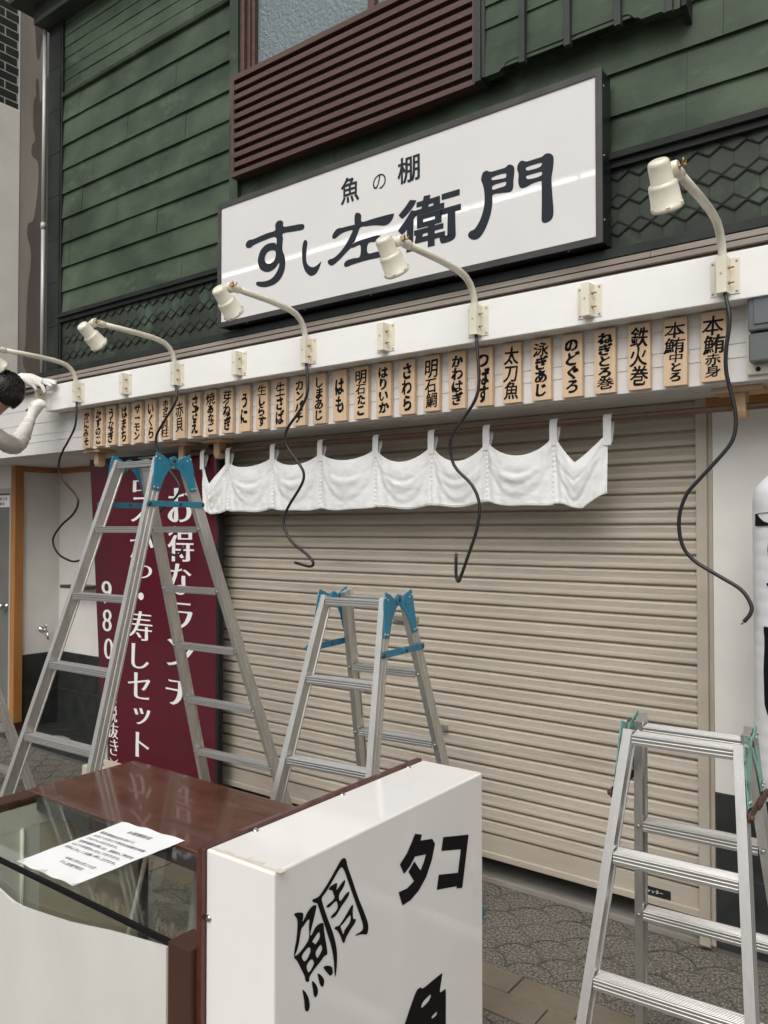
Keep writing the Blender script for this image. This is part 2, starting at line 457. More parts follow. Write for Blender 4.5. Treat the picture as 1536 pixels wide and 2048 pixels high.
# ------------------------------------------------------------ drawn outlines in metres on their own surfaces
SIGN_OUT={
'su':[[(-2.7829,3.1096),(-2.7695,3.1182),(-2.7473,3.1162),(-2.7322,3.103),(-2.7278,3.0808),(-2.6641,3.0726),(-2.6127,3.0671),(-2.594,3.0583),(-2.5923,3.0454),(-2.6058,3.0371),(-2.6553,3.0407),(-2.7312,3.0475),(-2.7337,3.021),(-2.737,2.9703),(-2.7228,2.9352),(-2.7174,2.9021),(-2.7226,2.8647),(-2.7462,2.8307),(-2.7862,2.8092),(-2.8403,2.8043),(-2.8862,2.8126),(-2.9159,2.8267),(-2.9197,2.8386),(-2.9067,2.8427),(-2.8587,2.8357),(-2.8133,2.8402),(-2.7819,2.8601),(-2.7615,2.8884),(-2.7598,2.9074),(-2.7865,2.8869),(-2.827,2.8773),(-2.8635,2.8857),(-2.8912,2.9043),(-2.9053,2.9334),(-2.9072,2.9568),(-2.8916,2.9931),(-2.8641,3.0136),(-2.8276,3.0201),(-2.787,3.0133),(-2.778,3.0016),(-2.7844,3.0419),(-2.8596,3.0421),(-2.9337,3.0351),(-2.9572,3.0269),(-2.9809,3.0286),(-2.9952,3.0416),(-2.9924,3.0577),(-2.9716,3.0679),(-2.9433,3.0657),(-2.8966,3.07),(-2.8415,3.0741),(-2.7891,3.0753),(-2.7874,3.0977)],[(-2.8094,2.9804),(-2.7869,2.9731),(-2.7823,2.954),(-2.7894,2.9328),(-2.8064,2.92),(-2.8317,2.9186),(-2.8518,2.9292),(-2.8592,2.949),(-2.8484,2.971),(-2.8302,2.9802)]],
'shi':[[(-2.5997,2.9727),(-2.5912,2.9835),(-2.5786,2.9807),(-2.5719,2.9667),(-2.5768,2.9364),(-2.5801,2.8995),(-2.5741,2.8701),(-2.5532,2.849),(-2.5282,2.8422),(-2.5036,2.8497),(-2.4872,2.8588),(-2.4856,2.8523),(-2.497,2.8298),(-2.5158,2.8087),(-2.5406,2.8023),(-2.5614,2.8094),(-2.5866,2.835),(-2.6019,2.8725),(-2.6063,2.9175),(-2.6055,2.9488)]],
'hidari':[[(-2.2822,2.9938),(-2.2822,3.0237),(-2.2746,3.0387),(-2.2556,3.0353),(-2.2427,3.0203),(-2.2389,2.9909),(-2.1771,2.99),(-2.1114,2.9892),(-2.0627,2.9863),(-2.0599,2.9798),(-2.0684,2.9616),(-2.0898,2.9464),(-2.1186,2.9454),(-2.1623,2.9572),(-2.2142,2.965),(-2.248,2.9668),(-2.2631,2.9446),(-2.2806,2.9126),(-2.2959,2.901),(-2.2668,2.9067),(-2.2141,2.91),(-2.1623,2.9103),(-2.1367,2.9064),(-2.1258,2.8935),(-2.1186,2.8774),(-2.1623,2.8828),(-2.2029,2.8839),(-2.2051,2.8413),(-2.155,2.8367),(-2.097,2.8338),(-2.0791,2.8254),(-2.0827,2.8088),(-2.1404,2.8074),(-2.2141,2.8095),(-2.2896,2.8069),(-2.3281,2.8026),(-2.3413,2.8082),(-2.3437,2.8207),(-2.3282,2.8327),(-2.2897,2.835),(-2.2516,2.835),(-2.2479,2.8847),(-2.2744,2.8856),(-2.2935,2.8837),(-2.3012,2.8854),(-2.3205,2.8762),(-2.3672,2.8467),(-2.3987,2.8318),(-2.4186,2.8266),(-2.437,2.8364),(-2.4443,2.8501),(-2.4346,2.8586),(-2.4067,2.8608),(-2.3672,2.88),(-2.3283,2.914),(-2.3013,2.9502),(-2.2959,2.9658),(-2.3361,2.967),(-2.3673,2.9619),(-2.3949,2.9498),(-2.4108,2.9514),(-2.4164,2.9637),(-2.4029,2.982),(-2.3831,2.9928),(-2.3517,2.9905),(-2.3206,2.9894),(-2.2837,2.9881)]],
'monl':[[(-1.6178,3.0339),(-1.6111,3.0467),(-1.5945,3.0499),(-1.5767,3.0404),(-1.5389,3.0388),(-1.5099,3.0396),(-1.4971,3.0464),(-1.4813,3.042),(-1.4706,3.0288),(-1.47,3.0058),(-1.4739,2.9725),(-1.4753,2.95),(-1.4848,2.9365),(-1.5039,2.9373),(-1.5328,2.9418),(-1.5666,2.9434),(-1.5686,2.9102),(-1.5773,2.8658),(-1.5985,2.8183),(-1.6252,2.7863),(-1.652,2.7804),(-1.6757,2.7927),(-1.6825,2.8078),(-1.6722,2.8203),(-1.6519,2.8246),(-1.6283,2.8515),(-1.6129,2.886),(-1.6048,2.925),(-1.606,2.9663),(-1.6126,2.9973),(-1.6205,3.017)],[(-1.5683,3.0148),(-1.5325,3.018),(-1.5081,3.0143),(-1.5056,3.0067),(-1.5101,2.9981),(-1.5326,2.9995),(-1.5683,3.0043)],[(-1.5664,2.9806),(-1.5326,2.9833),(-1.5082,2.9815),(-1.507,2.9726),(-1.5134,2.9656),(-1.5392,2.9648),(-1.5665,2.9649)]],
'monr':[[(-1.4574,3.0194),(-1.4529,3.0382),(-1.4373,3.0469),(-1.4156,3.0374),(-1.3757,3.0376),(-1.3515,3.038),(-1.3364,3.0449),(-1.3185,3.0415),(-1.3049,3.0288),(-1.3021,3.0102),(-1.3052,2.9779),(-1.3113,2.9408),(-1.3075,2.8734),(-1.3036,2.8173),(-1.3079,2.7907),(-1.3227,2.7787),(-1.3407,2.7773),(-1.3514,2.7853),(-1.3538,2.8015),(-1.3523,2.868),(-1.3532,2.9324),(-1.3549,2.944),(-1.3883,2.9444),(-1.4129,2.9384),(-1.4346,2.9367),(-1.447,2.9456),(-1.4532,2.9671),(-1.4512,2.995)],[(-1.4175,3.0142),(-1.388,3.0163),(-1.3546,3.0149),(-1.3528,3.0049),(-1.3668,2.9992),(-1.3942,2.9994),(-1.4157,3.0024)],[(-1.4177,2.9803),(-1.3882,2.9809),(-1.3548,2.9803),(-1.3518,2.9683),(-1.37,2.9631),(-1.4005,2.9645),(-1.414,2.9681)]],
}
KIOSK_BRUSH={
'shu':[[(-2.0001,0.8634),(-1.9879,0.8624),(-1.9769,0.8651),(-1.9522,0.8813),(-1.9199,0.9076),(-1.9105,0.9135),(-1.9009,0.9125),(-1.8952,0.9055),(-1.8913,0.892),(-1.8767,0.8611),(-1.8569,0.8171),(-1.8367,0.7786),(-1.824,0.7519),(-1.8204,0.7379),(-1.8239,0.7268),(-1.8291,0.7257),(-1.8443,0.7324),(-1.8642,0.7373),(-1.8618,0.7394),(-1.8468,0.739),(-1.8392,0.7438),(-1.8443,0.7628),(-1.8618,0.8004),(-1.884,0.8483),(-1.9009,0.8846),(-1.9104,0.8963),(-1.9199,0.8941),(-1.9384,0.8795),(-1.9589,0.8645),(-1.9724,0.8562),(-1.9701,0.8436),(-1.9566,0.8121),(-1.9382,0.7724),(-1.928,0.7415),(-1.9251,0.7194),(-1.9265,0.6961),(-1.9306,0.6807),(-1.9334,0.6902),(-1.9358,0.715),(-1.9427,0.7446),(-1.9565,0.7797),(-1.9745,0.8219),(-1.9856,0.848),(-1.99,0.8525),(-2.0001,0.8582)]],
'tsuchi':[[(-1.9499,0.8687),(-1.9384,0.8706),(-1.9268,0.8701),(-1.9254,0.8645),(-1.9268,0.856),(-1.9104,0.8643),(-1.9009,0.867),(-1.8994,0.8623),(-1.9056,0.853),(-1.916,0.8461),(-1.9198,0.84),(-1.915,0.8292),(-1.896,0.8374),(-1.8864,0.8379),(-1.8873,0.8312),(-1.8984,0.8231),(-1.9103,0.817),(-1.9197,0.81),(-1.929,0.8045),(-1.9406,0.8036),(-1.9452,0.8063),(-1.9406,0.8104),(-1.929,0.8135),(-1.9235,0.8204),(-1.9267,0.8321),(-1.9337,0.8331),(-1.9452,0.83),(-1.9543,0.8298),(-1.9589,0.8336),(-1.9543,0.8363),(-1.9406,0.8387),(-1.9337,0.8436),(-1.9375,0.8524),(-1.9407,0.8595),(-1.9499,0.8642)]],
'kuchi':[[(-1.9336,0.7795),(-1.929,0.7821),(-1.9173,0.7806),(-1.8959,0.7934),(-1.8839,0.8025),(-1.8766,0.8065),(-1.8727,0.8029),(-1.8741,0.7928),(-1.8726,0.7769),(-1.8643,0.7721),(-1.8667,0.7654),(-1.8814,0.7574),(-1.8959,0.7464),(-1.8997,0.7404),(-1.903,0.7378),(-1.9078,0.7422),(-1.9149,0.7571),(-1.9243,0.7713)],[(-1.914,0.7763),(-1.9055,0.7789),(-1.8839,0.7873),(-1.8814,0.7787),(-1.8863,0.7715),(-1.9007,0.7635),(-1.9054,0.7569),(-1.9102,0.7672)]],
'uo':[[(-2.0537,0.8536),(-2.0475,0.8549),(-2.0329,0.8499),(-2.0274,0.8436),(-2.0299,0.8317),(-2.0244,0.8353),(-2.0138,0.8455),(-2.0009,0.8507),(-1.9913,0.8486),(-1.9896,0.8436),(-1.9965,0.8245),(-2.003,0.8098),(-2.0073,0.7971),(-2.0029,0.7954),(-1.9921,0.8055),(-1.9789,0.8076),(-1.9691,0.8046),(-1.9669,0.7985),(-1.9655,0.7862),(-1.9619,0.7701),(-1.9573,0.7506),(-1.9564,0.737),(-1.9654,0.737),(-1.9787,0.7304),(-1.9962,0.7235),(-2.0092,0.7148),(-2.01,0.7081),(-2.0156,0.7077),(-2.0207,0.7128),(-2.0241,0.7243),(-2.0346,0.743),(-2.0451,0.7616),(-2.0534,0.7708),(-2.0513,0.7741),(-2.0431,0.7734),(-2.0285,0.7786),(-2.0137,0.7882),(-2.0103,0.7983),(-2.0116,0.8132),(-2.0103,0.827),(-2.0159,0.8277),(-2.0265,0.8219),(-2.0328,0.8187),(-2.0369,0.8062),(-2.0411,0.7909),(-2.0472,0.7794),(-2.0542,0.7745),(-2.0522,0.7871),(-2.0473,0.8047),(-2.0445,0.8261),(-2.0454,0.8419)],[(-2.0007,0.7815),(-1.9833,0.7919),(-1.9789,0.7857),(-1.9811,0.7779),(-1.992,0.7722),(-1.9973,0.7772)],[(-2.0318,0.7644),(-2.02,0.7723),(-2.0102,0.7734),(-2.0067,0.7653),(-2.0127,0.7564),(-2.0233,0.7515)],[(-1.9911,0.7559),(-1.9766,0.7644),(-1.9721,0.7553),(-1.9766,0.7484),(-1.9867,0.7425)],[(-2.0178,0.74),(-2.005,0.7474),(-1.9972,0.7397),(-1.9984,0.7331),(-2.0113,0.7249)]],
'd1':[[(-1.9676,0.7154),(-1.9563,0.7144),(-1.9427,0.7061),(-1.939,0.6971),(-1.9403,0.6903),(-1.9472,0.6904),(-1.9563,0.7003)]],
'd2':[[(-1.9853,0.7106),(-1.9764,0.7047),(-1.9662,0.6914),(-1.9661,0.6812),(-1.9706,0.6782),(-1.9773,0.6848),(-1.9817,0.6969)]],
'd3':[[(-2.0018,0.7035),(-1.9918,0.6942),(-1.9848,0.6809),(-1.9852,0.6709),(-1.9904,0.667),(-1.9961,0.6722),(-1.9996,0.6876)]],
'd4':[[(-2.0295,0.6978),(-2.0219,0.692),(-2.0125,0.6763),(-2.0086,0.6602),(-2.0111,0.6515),(-2.0175,0.6516),(-2.0226,0.6583),(-2.0248,0.6764)]],
}
KIOSK_BLOCK={
'ta':[[(-1.6431,0.8851),(-1.6144,0.8744),(-1.62,0.8623),(-1.5698,0.851),(-1.5576,0.8346),(-1.5718,0.8011),(-1.5972,0.7678),(-1.6281,0.7477),(-1.6612,0.7376),(-1.6934,0.7371),(-1.7094,0.7728),(-1.6759,0.7698),(-1.6475,0.7766),(-1.67,0.8057),(-1.6462,0.8221),(-1.6201,0.7922),(-1.6065,0.8073),(-1.5971,0.8226),(-1.6432,0.832),(-1.6641,0.8162),(-1.6876,0.8066),(-1.7042,0.8339),(-1.6759,0.8503),(-1.6581,0.8683)]],
'ko':[[(-1.5214,0.8401),(-1.3997,0.8094),(-1.4314,0.6847),(-1.4604,0.6928),(-1.4583,0.6979),(-1.5507,0.7217),(-1.5415,0.755),(-1.4525,0.7297),(-1.4382,0.784),(-1.5295,0.8087)]],
'uo2':[[(-1.7079,0.4305),(-1.685,0.4649),(-1.6615,0.494),(-1.6376,0.5183),(-1.6194,0.5185),(-1.607,0.5119),(-1.5336,0.5116),(-1.527,0.5052),(-1.537,0.4707),(-1.5185,0.4665),(-1.5105,0.4586),(-1.5107,0.3799),(-1.511,0.2949),(-1.544,0.2981),(-1.6379,0.3072),(-1.7023,0.3292)],[(-1.6102,0.4801),(-1.5789,0.4829),(-1.5852,0.4719),(-1.6164,0.4693)],[(-1.5727,0.4278),(-1.5521,0.4292),(-1.5534,0.4221),(-1.5708,0.4227)],[(-1.6317,0.4189),(-1.601,0.4226),(-1.6041,0.4121),(-1.6348,0.4069)],[(-1.5823,0.3805),(-1.5535,0.3801),(-1.5548,0.3668),(-1.5836,0.3674)]],
}
CABLES=[
[(-4.419,2.371),(-4.433,2.235),(-4.513,2.133),(-4.562,2.089),(-4.617,2.005),(-4.593,1.917),(-4.438,1.804),(-4.421,1.749),(-4.474,1.686),(-4.588,1.622),(-4.671,1.534),(-4.608,1.448),(-4.469,1.405),(-4.379,1.41),(-4.29,1.439)],
[(-3.476,2.362),(-3.475,2.295),(-3.568,2.194),(-3.641,2.117),(-3.644,2.049),(-3.6,1.964),(-3.514,1.892),(-3.459,1.822),(-3.5,1.762),(-3.598,1.709),(-3.649,1.636),(-3.626,1.526),(-3.557,1.481),(-3.481,1.458),(-3.443,1.472),(-3.431,1.501)],
[(-2.531,2.355),(-2.521,2.249),(-2.568,2.159),(-2.655,2.071),(-2.658,2.0),(-2.599,1.925),(-2.558,1.865),(-2.573,1.807),(-2.657,1.702),(-2.68,1.631),(-2.631,1.548),(-2.519,1.479),(-2.484,1.445),(-2.509,1.426),(-2.608,1.442)],
[(-1.62,2.365),(-1.604,2.193),(-1.62,2.114),(-1.679,2.039),(-1.738,1.962),(-1.726,1.86),(-1.644,1.776),(-1.61,1.695),(-1.622,1.596),(-1.657,1.496),(-1.687,1.415),(-1.699,1.389),(-1.711,1.414),(-1.713,1.499)],
[(-0.675,2.368),(-0.663,2.314),(-0.661,2.267),(-0.672,2.191),(-0.674,2.124),(-0.665,2.067),(-0.651,1.999),(-0.648,1.937),(-0.662,1.882),(-0.708,1.824),(-0.763,1.763),(-0.803,1.714),(-0.827,1.639),(-0.821,1.554),(-0.784,1.496),(-0.697,1.441),(-0.636,1.403),(-0.606,1.356),(-0.607,1.328),(-0.626,1.301)],
]

# ============================================================ SETTING: ground
def struct(name, mb, m, bevel=0.0):
    return tag(mb.build(name, m, bevel=bevel), kind='structure')
struct("ground", MB().quad((-60, -60, -0.016), (60, -60, -0.016), (60, 60, -0.016), (-60, 60, -0.016)), M['asphalt'])
struct("pavement", MB().box(-7.5, 2.5, -0.585, 0.012, -0.05, 0.0).box(-7.5, 2.5, -4.5, -0.845, -0.05, 0.0), M['pave'])
mb = MB()
CH, RH = 0.19, 0.098                                    # fish-scale joints of the pavers
rj = random.Random(3)
def arc(cx, cy, y0, y1):
    pts = []
    for k in range(15):
        a = math.pi * k / 14
        x, y = cx - math.cos(a) * CH / 2, cy + math.sin(a) * CH * 0.53
        pts.append((x + rj.uniform(-1, 1) * 0.0022, y + rj.uniform(-1, 1) * 0.0022))
    zj = .0016 + rj.uniform(0, .0016)
    for k in range(14):
        (xa, ya), (xb, yb) = pts[k], pts[k + 1]
        if max(ya, yb) > y1 or min(ya, yb) < y0: continue
        w = 0.0032 + rj.uniform(-0.0015, 0.0016)
        dx, dy = xb - xa, yb - ya
        l = math.hypot(dx, dy) or 1
        nx, ny = -dy / l * w, dx / l * w
        mb.quad((xa - nx, ya - ny, zj), (xb - nx, yb - ny, zj), (xb + nx, yb + ny, zj), (xa + nx, ya + ny, zj))
for y0, y1 in ((-0.583, 0.008), (-1.9, -0.848)):
    r0, r1 = int(y0 / RH) - 3, int(y1 / RH) + 2
    for r in range(r0, r1):
        for i in range(-38, 6):
            arc(i * CH + (CH / 2 if r % 2 else 0), r * RH, y0, y1)
struct("paver_joints", mb, M['joint'])
mb = MB()
for k, (ya, yb) in enumerate(((-0.712, -0.590), (-0.838, -0.717))):
    x = -7.4 + k * 0.13
    while x < 2.4:
        w = 0.245 + rj.uniform(-.01, .01)
        mb.box(x + .003, x + w - .003, ya, yb, -0.04, 0.001 + rj.uniform(0, .003))
        x += w
struct("stone_strip", mb, M['stone'], bevel=0.003)
struct("stone_strip_bed", MB().quad((-7.5, -0.845, -0.008), (2.5, -0.845, -0.008), (2.5, -0.585, -0.008), (-7.5, -0.585, -0.008)), M['joint'])
struct("sill", MB().box(-4.0, 2.5, 0.014, 0.62, -0.05, 0.022), M['sill'], bevel=0.004)
mb = MB()
for i in range(5):
    for j in range(3):
        mb.box(-6.11 + i * .50 + .003, -6.11 + (i + 1) * .50 - .003, -0.06 + j * .175 + .003, -0.06 + (j + 1) * .175 - .003, -0.03, 0.024)
struct("tiled_floor", mb, M['tile'])
struct("tiled_floor_bed", MB().box(-6.115, -3.62, -0.062, 0.47, -0.04, 0.019), M['grout'])

# ============================================================ SHOP BUILDING
shop = thing("shop_building", "old shop front clad in dark green patinated copper above a white ground floor", "building", (-2.2, 0, 0))
YG = -0.27
rg = random.Random(11)
# --- lapped copper cladding
def clad(mb, x0, x1, z0, z1, y, seam=0.46, lap=0.014):
    x = x0 - rg.uniform(0, seam * .8)
    while x < x1:
        xe = x + seam * rg.uniform(.9, 1.1)
        a, b = max(x, x0) + .0006, min(xe, x1) - .0006
        if b > a + .01:
            n = max(2, int((b - a) / .06))
            jy = rg.uniform(-.0012, .0012)
            base = len(mb.v); vs = []
            cols = n + 1
            rows = 4
            for r in range(rows + 1):
                v = r / rows
                for c in range(cols):
                    u = a + (b - a) * c / n
                    dent = mnoise.noise((u * 5, (z0 + v * (z1 - z0)) * 9, 2.0)) * 0.0022
                    if 0 < c < n and r == 0: dent += mnoise.noise((u * 19, z0 * 3, 0.0)) * 0.0016
                    vs.append((u, y - lap * (1 - v) + jy + dent, z0 + v * (z1 - z0)))
            fs = [(r * cols + c, r * cols + c + 1, (r + 1) * cols + c + 1, (r + 1) * cols + c) for r in range(rows) for c in range(n)]
            mb.add(vs, fs, True)
            zb = z0
            mb.quad((a, y - lap + jy, zb), (b, y - lap + jy, zb), (b, y + .002, zb + .001), (a, y + .002, zb + .001))
        x = xe
mb = MB()
RZ = 0.1627
for k in range(0, 14):
    z0, z1 = 3.0 + k * RZ, 3.0 + (k + 1) * RZ + .012
    if z1 < 4.0:
        clad(mb, -4.862, 0.9, z0, z1, YG)
    else:
        if k < 9: clad(mb, -4.862, -3.212, z0, z1, YG)
        clad(mb, -1.64, 0.9, z0, z1, YG)
for k in range(8):                                       # narrow courses under the eave
    z0 = 4.50 + k * .075
    clad(mb, -4.862, -3.212, z0, z0 + .085, YG, seam=.30, lap=.004)
mb.build("copper_cladding", M['green'], shop)
mb = MB()
mb.box(-4.862, 0.9, YG + .004, YG + .05, 2.63, 3.98).box(-4.862, -3.19, YG + .004, YG + .05, 3.98, 5.4).box(-1.66, 0.9, YG + .004, YG + .05, 3.98, 5.4)
mb.box(-3.19, -1.66, YG + .10, YG + .14, 3.98, 5.4)
mb.build("wall_backing", M['trim'], shop)
MB().box(-5.0, 1.2, -0.12, 3.0, 2.56, 5.8).build("inner_core", M['black'], shop)
# --- diamond shingle band
mb = MB()
NX, AM = 0.0412, 0.0275
sm = MB()
def seam_line(xa, za, xb, zb, y, w=.0027):
    dx, dz = xb - xa, zb - za
    l = math.hypot(dx, dz); nx, nz = -dz / l * w, dx / l * w
    sm.quad((xa - nx, y, za - nz), (xb - nx, y, zb - nz), (xb + nx, y, zb + nz), (xa + nx, y, za + nz))
n = int((0.9 + 4.8412) / NX)
for z in (2.943, 2.838, 2.733, 2.6285):
    for i in range(n):
        xa, xb = -4.8412 + i * NX, -4.8412 + (i + 1) * NX
        h0, h1 = (AM if i % 2 else 0), (0 if i % 2 else AM)
        jz = rg.uniform(-.0008, .0008)
        if z < 2.94: # upper tile edge, pointed course lapping over the diamond
            mb.quad((xa, YG - .0065, z + h0), (xb, YG - .0065, z + h1), (xb, YG - .0035, z + .105), (xa, YG - .0035, z + .105))
            seam_line(xa, z + h0 + jz, xb, z + h1 + jz, YG - .0104)
        if z > 2.65:  # lower points
            mb.quad((xa, YG - .0095, z - h0), (xb, YG - .0095, z - h1), (xb, YG - .0066, z + h1 - .0012), (xa, YG - .0066, z + h0 - .0012))
            seam_line(xa, z - h0 + jz, xb, z - h1 + jz, YG - .0102)
            if i % 2: sm.quad((xa - .0006, YG - .0070, z - .105 + AM), (xa + .0006, YG - .0070, z - .105 + AM), (xa + .0006, YG - .0070, z - AM), (xa - .0006, YG - .0070, z - AM))
mb.box(-4.862, 0.9, YG - .003, YG, 2.63, 3.0)
shg = mb.build("diamond_shingles", M['shingle'], shop)
sm.build("shingle_seam", M['black'], shg)
# --- trims
mb = MB()
mb.prism([(YG - .045, 2.985), (YG - .045, 3.012), (YG, 3.022), (YG, 2.985)], 'x', -4.868, 0.9)
mb.prism([(YG - .028, 2.958), (YG - .028, 2.9845), (YG, 2.9845), (YG, 2.958)], 'x', -4.868, 0.9)
mb.prism([(YG - .075, 2.602), (YG - .072, 2.638), (YG - .02, 2.656), (YG, 2.656), (YG, 2.602)], 'x', -5.03, 0.9)
mb.box(-4.88, -4.855, YG - .02, YG, 2.66, 5.2)
mb.build("copper_moulding", M['trim'], shop, bevel=.002)
mb = MB()
mb.prism([(YG - .022, 4.458), (YG - .030, 4.476), (YG - .012, 4.497), (YG, 4.497), (YG, 4.458)], 'x', -4.862, -3.212)
mb.box(-3.215, -3.150, YG - .035, YG + .05, 3.3, 5.4)
mb.build("upper_moulding", M['green'], shop, bevel=.002)
mb = MB()
for k in range(9):
    z0 = 2.656 + k * .29
    mb.box(-5.020, -4.868, YG - .02, YG + .1, z0, z0 + .2885)
mb.build("corner_pilaster", M['trim'], shop, bevel=.002)
MB().box(-5.16, -1.0, -0.50, YG + .05, 5.09, 5.25).box(-5.06, -4.3, -0.38, YG + .05, 4.98, 5.09).build("eave", M['batten'], shop, bevel=.004)
mb = MB().tube([(-5.046, YG - .035, 2.62), (-5.046, YG - .035, 3.62)], .0135).tube([(-5.046, YG - .035, 3.62), (-5.046, YG - .035, 3.66)], .018).tube([(-5.046, YG - .035, 3.66), (-5.046, YG - .035, 5.0)], .0135).tube([(-5.066, YG - .02, 2.62), (-5.066, YG - .02, 5.0)], .010)
mb.build("conduit", M['pipe'], shop)
# --- weathered boards between beam and cladding
mb = MB()
for k, (za, zb, yf) in enumerate(((2.519, 2.545, -.345), (2.5455, 2.572, -.355), (2.5725, 2.600, -.348))):
    x = -6.6
    while x < 0.9:
        w = rg.uniform(1.2, 2.2)
        mb.prism([(yf + rg.uniform(-.003, .003), za + .0045), (yf + .006, zb - .001), (-.3, zb - .001), (-.3, za + .0045)], 'x', x, min(x + w, .9) - .002)
        x += w
mb.build("weathered_strip", M['weather'], shop)
# --- beam, siding, soffit
MB().box(-4.832, 0.9, -0.40, -0.312, 2.357, 2.520).build("white_beam", M['beam'], shop, bevel=.003)
mb = MB()
zz = [2.102, 2.185, 2.234, 2.312, 2.412, 2.520]
for a, b in zip(zz[:-1], zz[1:]):
    mb.prism([(-.3025, a + .0002), (-.300, b - .0002), (-.27, b - .0002), (-.27, a + .0002)], 'x', -7.0, 0.9)
mb.box(-7.0, .9, -.297, -.27, 2.102, 2.52)
mb.build("siding_board", M['board'], shop)
mb = MB().box(-7.0, -0.842, -0.2685, 0.5, 2.100, 2.13).box(-0.840, 0.9, -0.2685, 0.5, 2.1003, 2.13)
mb.build("soffit", M['soffit'], shop)
# --- right wall
mb = MB().box(-0.832, 2.5, 0.0, 0.2, 0.603, 2.10)
mb.build("plaster_wall", M['plaster'], shop)
mb = MB()
for i in range(4):
    for z0, z1 in ((0.0, 0.298), (0.3015, 0.6)):
        mb.box(-0.830 + i * .40, -0.830 + (i + 1) * .40 - .0035, 0.0, 0.02, max(z0, 0.02), z1)
mb.build("slate_dado", M['tile'], shop, bevel=.0015)
MB().box(-0.832, 2.5, 0.004, 0.2, 0.0, 0.6025).build("dado_grout", M['grout'], shop)
MB().box(-0.850, 2.5, -0.022, -0.0005, 2.052, 2.0995).build("timber_rail", M['cedarh'], shop, bevel=.002)
# --- roller shutter
sh = MB()
prof = []
P_ = 0.0605
ns = 32
for k in range(ns):
    z1 = 2.10 - k * P_
    if z1 - P_ < .195: break
    seq = [(.004, 1.0), (-.002, .985), (-.0075, .93), (-.0105, .86), (-.011, .80), (-.0098, .775), (-.0112, .75), (-.0100, .715), (-.0115, .69), (-.0103, .655), (-.0117, .63),
           (-.0105, .595), (-.0118, .57), (-.0106, .535), (-.0118, .51), (-.0110, .47), (-.0125, .42), (-.0135, .30), (-.0135, .20), (-.0115, .13), (-.006, .09), (.003, .075), (.004, .02)]
    prof += [(y, z1 - P_ + f * P_) for y, f in seq]
    zlast = z1 - P_
NXS = 60                                                # the curtain bows and is dented a little
npf = len(prof)
dents = [(rg.uniform(-3.5, -1.0), rg.uniform(.25, 1.5), rg.uniform(.03, .09), rg.uniform(-.004, .006)) for _ in range(14)]
vs = []
for i in range(NXS + 1):
    x = -3.640 + 2.760 * i / NXS
    for (y, z) in prof:
        k = int((2.10 - z) / P_)
        d_ = mnoise.noise((x * .9, z * 1.3, 7)) * .006 + mnoise.noise((x * 3.1, k * 1.7, 3)) * .0016 + sum(a * math.exp(-((x - cx) ** 2 + (z - cz) ** 2) / (r * r)) for cx, cz, r, a in dents)
        vs.append((x, y + d_, z + mnoise.noise((x * 1.4, k * .9, 1)) * .0011))
sh.add(vs, [(i * npf + j, (i + 1) * npf + j, (i + 1) * npf + j + 1, i * npf + j + 1) for i in range(NXS) for j in range(npf - 1)])
shutter = sh.build("roller_shutter", M['shutter'], shop)
mb = MB().prism([(.004, zlast), (-.010, zlast - .002), (-.012, .150), (-.020, .146), (-.022, .124), (-.012, .118), (.012, .118), (.012, zlast)], 'x', -3.640, -0.884)
bb = mb.build("bottom_bar", M['shutter'], shutter)
pl = MB().box(-1.118, -0.998, -0.0140, -0.0122, .153, .187)
lab = pl.build("maker_plate", M['black'], shutter); tag(lab, "black plate printed with white katakana on the shutter's bottom bar")
tx = MB()
for i, ch in enumerate("シャッター"):
    put_char(tx, ch, lambda u, v: (u, -.0145, v), -1.100 + i * .0165, .171, .0165, .017)
tx.build("lettering", M['white'], lab)
mb = MB().box(-2.332, -2.188, -.029, -.0080, 1.153, 1.176).box(-2.22, -2.196, -.034, -.0295, 1.158, 1.171)
mb.build("slide_lock", M['steel'], shutter, bevel=.001)
mb = MB().box(-2.055, -2.022, -.028, -.0080, .655, .682)
mb.build("lock_catch", M['steel'], shutter, bevel=.001)
mb = MB().box(-2.51, -2.485, -.028, -.0080, .79, .815)
mb.build("lock_catch", M['steel'], shutter, bevel=.001)
mb = MB().prism([(-.888, -.024), (-.888, -.016), (-.874, -.016), (-.874, .02), (-.848, .02), (-.848, -.024)], 'z', 0.022, 2.0995)
mb.build("guide_rail", M['guide'], shop, bevel=.001)
MB().box(-.8475, -.833, -.004, .02, .022, 2.0995).build("jamb_strip", M['guide'], shop)
mb = MB().prism([(-3.632, -.024), (-3.632, -.016), (-3.646, -.016), (-3.646, .02), (-3.690, .02), (-3.690, -.024)], 'z', 0.022, 2.0995)
mb.build("guide_rail", M['darkmetal'], shop, bevel=.001)
MB().box(-3.7, 2.5, 0.62, 0.66, 0, 2.2).box(-3.7, -.85, .03, .62, .9, 1.0).build("dark_interior", M['black'], shop)
# --- alcove on the left: post, walls, dado, rail
MB().prism([(-6.150, .078), (-6.085, .078), (-6.085, .150), (-6.150, .150)], 'z', .082, 2.0995).build("timber_post", M['cedar'], shop, bevel=.003)
MB().box(-6.155, -6.080, .073, .155, 0.0, .0815).build("post_base", M['brown'], shop)
mb = MB().box(-6.16, -6.108, .151, .47, .603, 2.0995).box(-6.16, -3.69, .47, .60, .603, 2.0995)
mb.build("alcove_wall", M['plaster'], shop)
mb = MB()
mb.box(-6.14, -6.104, .157, .322, .025, .298).box(-6.14, -6.104, .325, .464, .025, .298).box(-6.14, -6.104, .157, .322, .3015, .6).box(-6.14, -6.104, .325, .464, .3015, .6)
for i in range(9):
    for z0, z1 in ((.025, .298), (.3015, .6)):
        mb.box(-6.103 + i * .27, -6.103 + (i + 1) * .27 - .003, .465, .49, z0, z1)
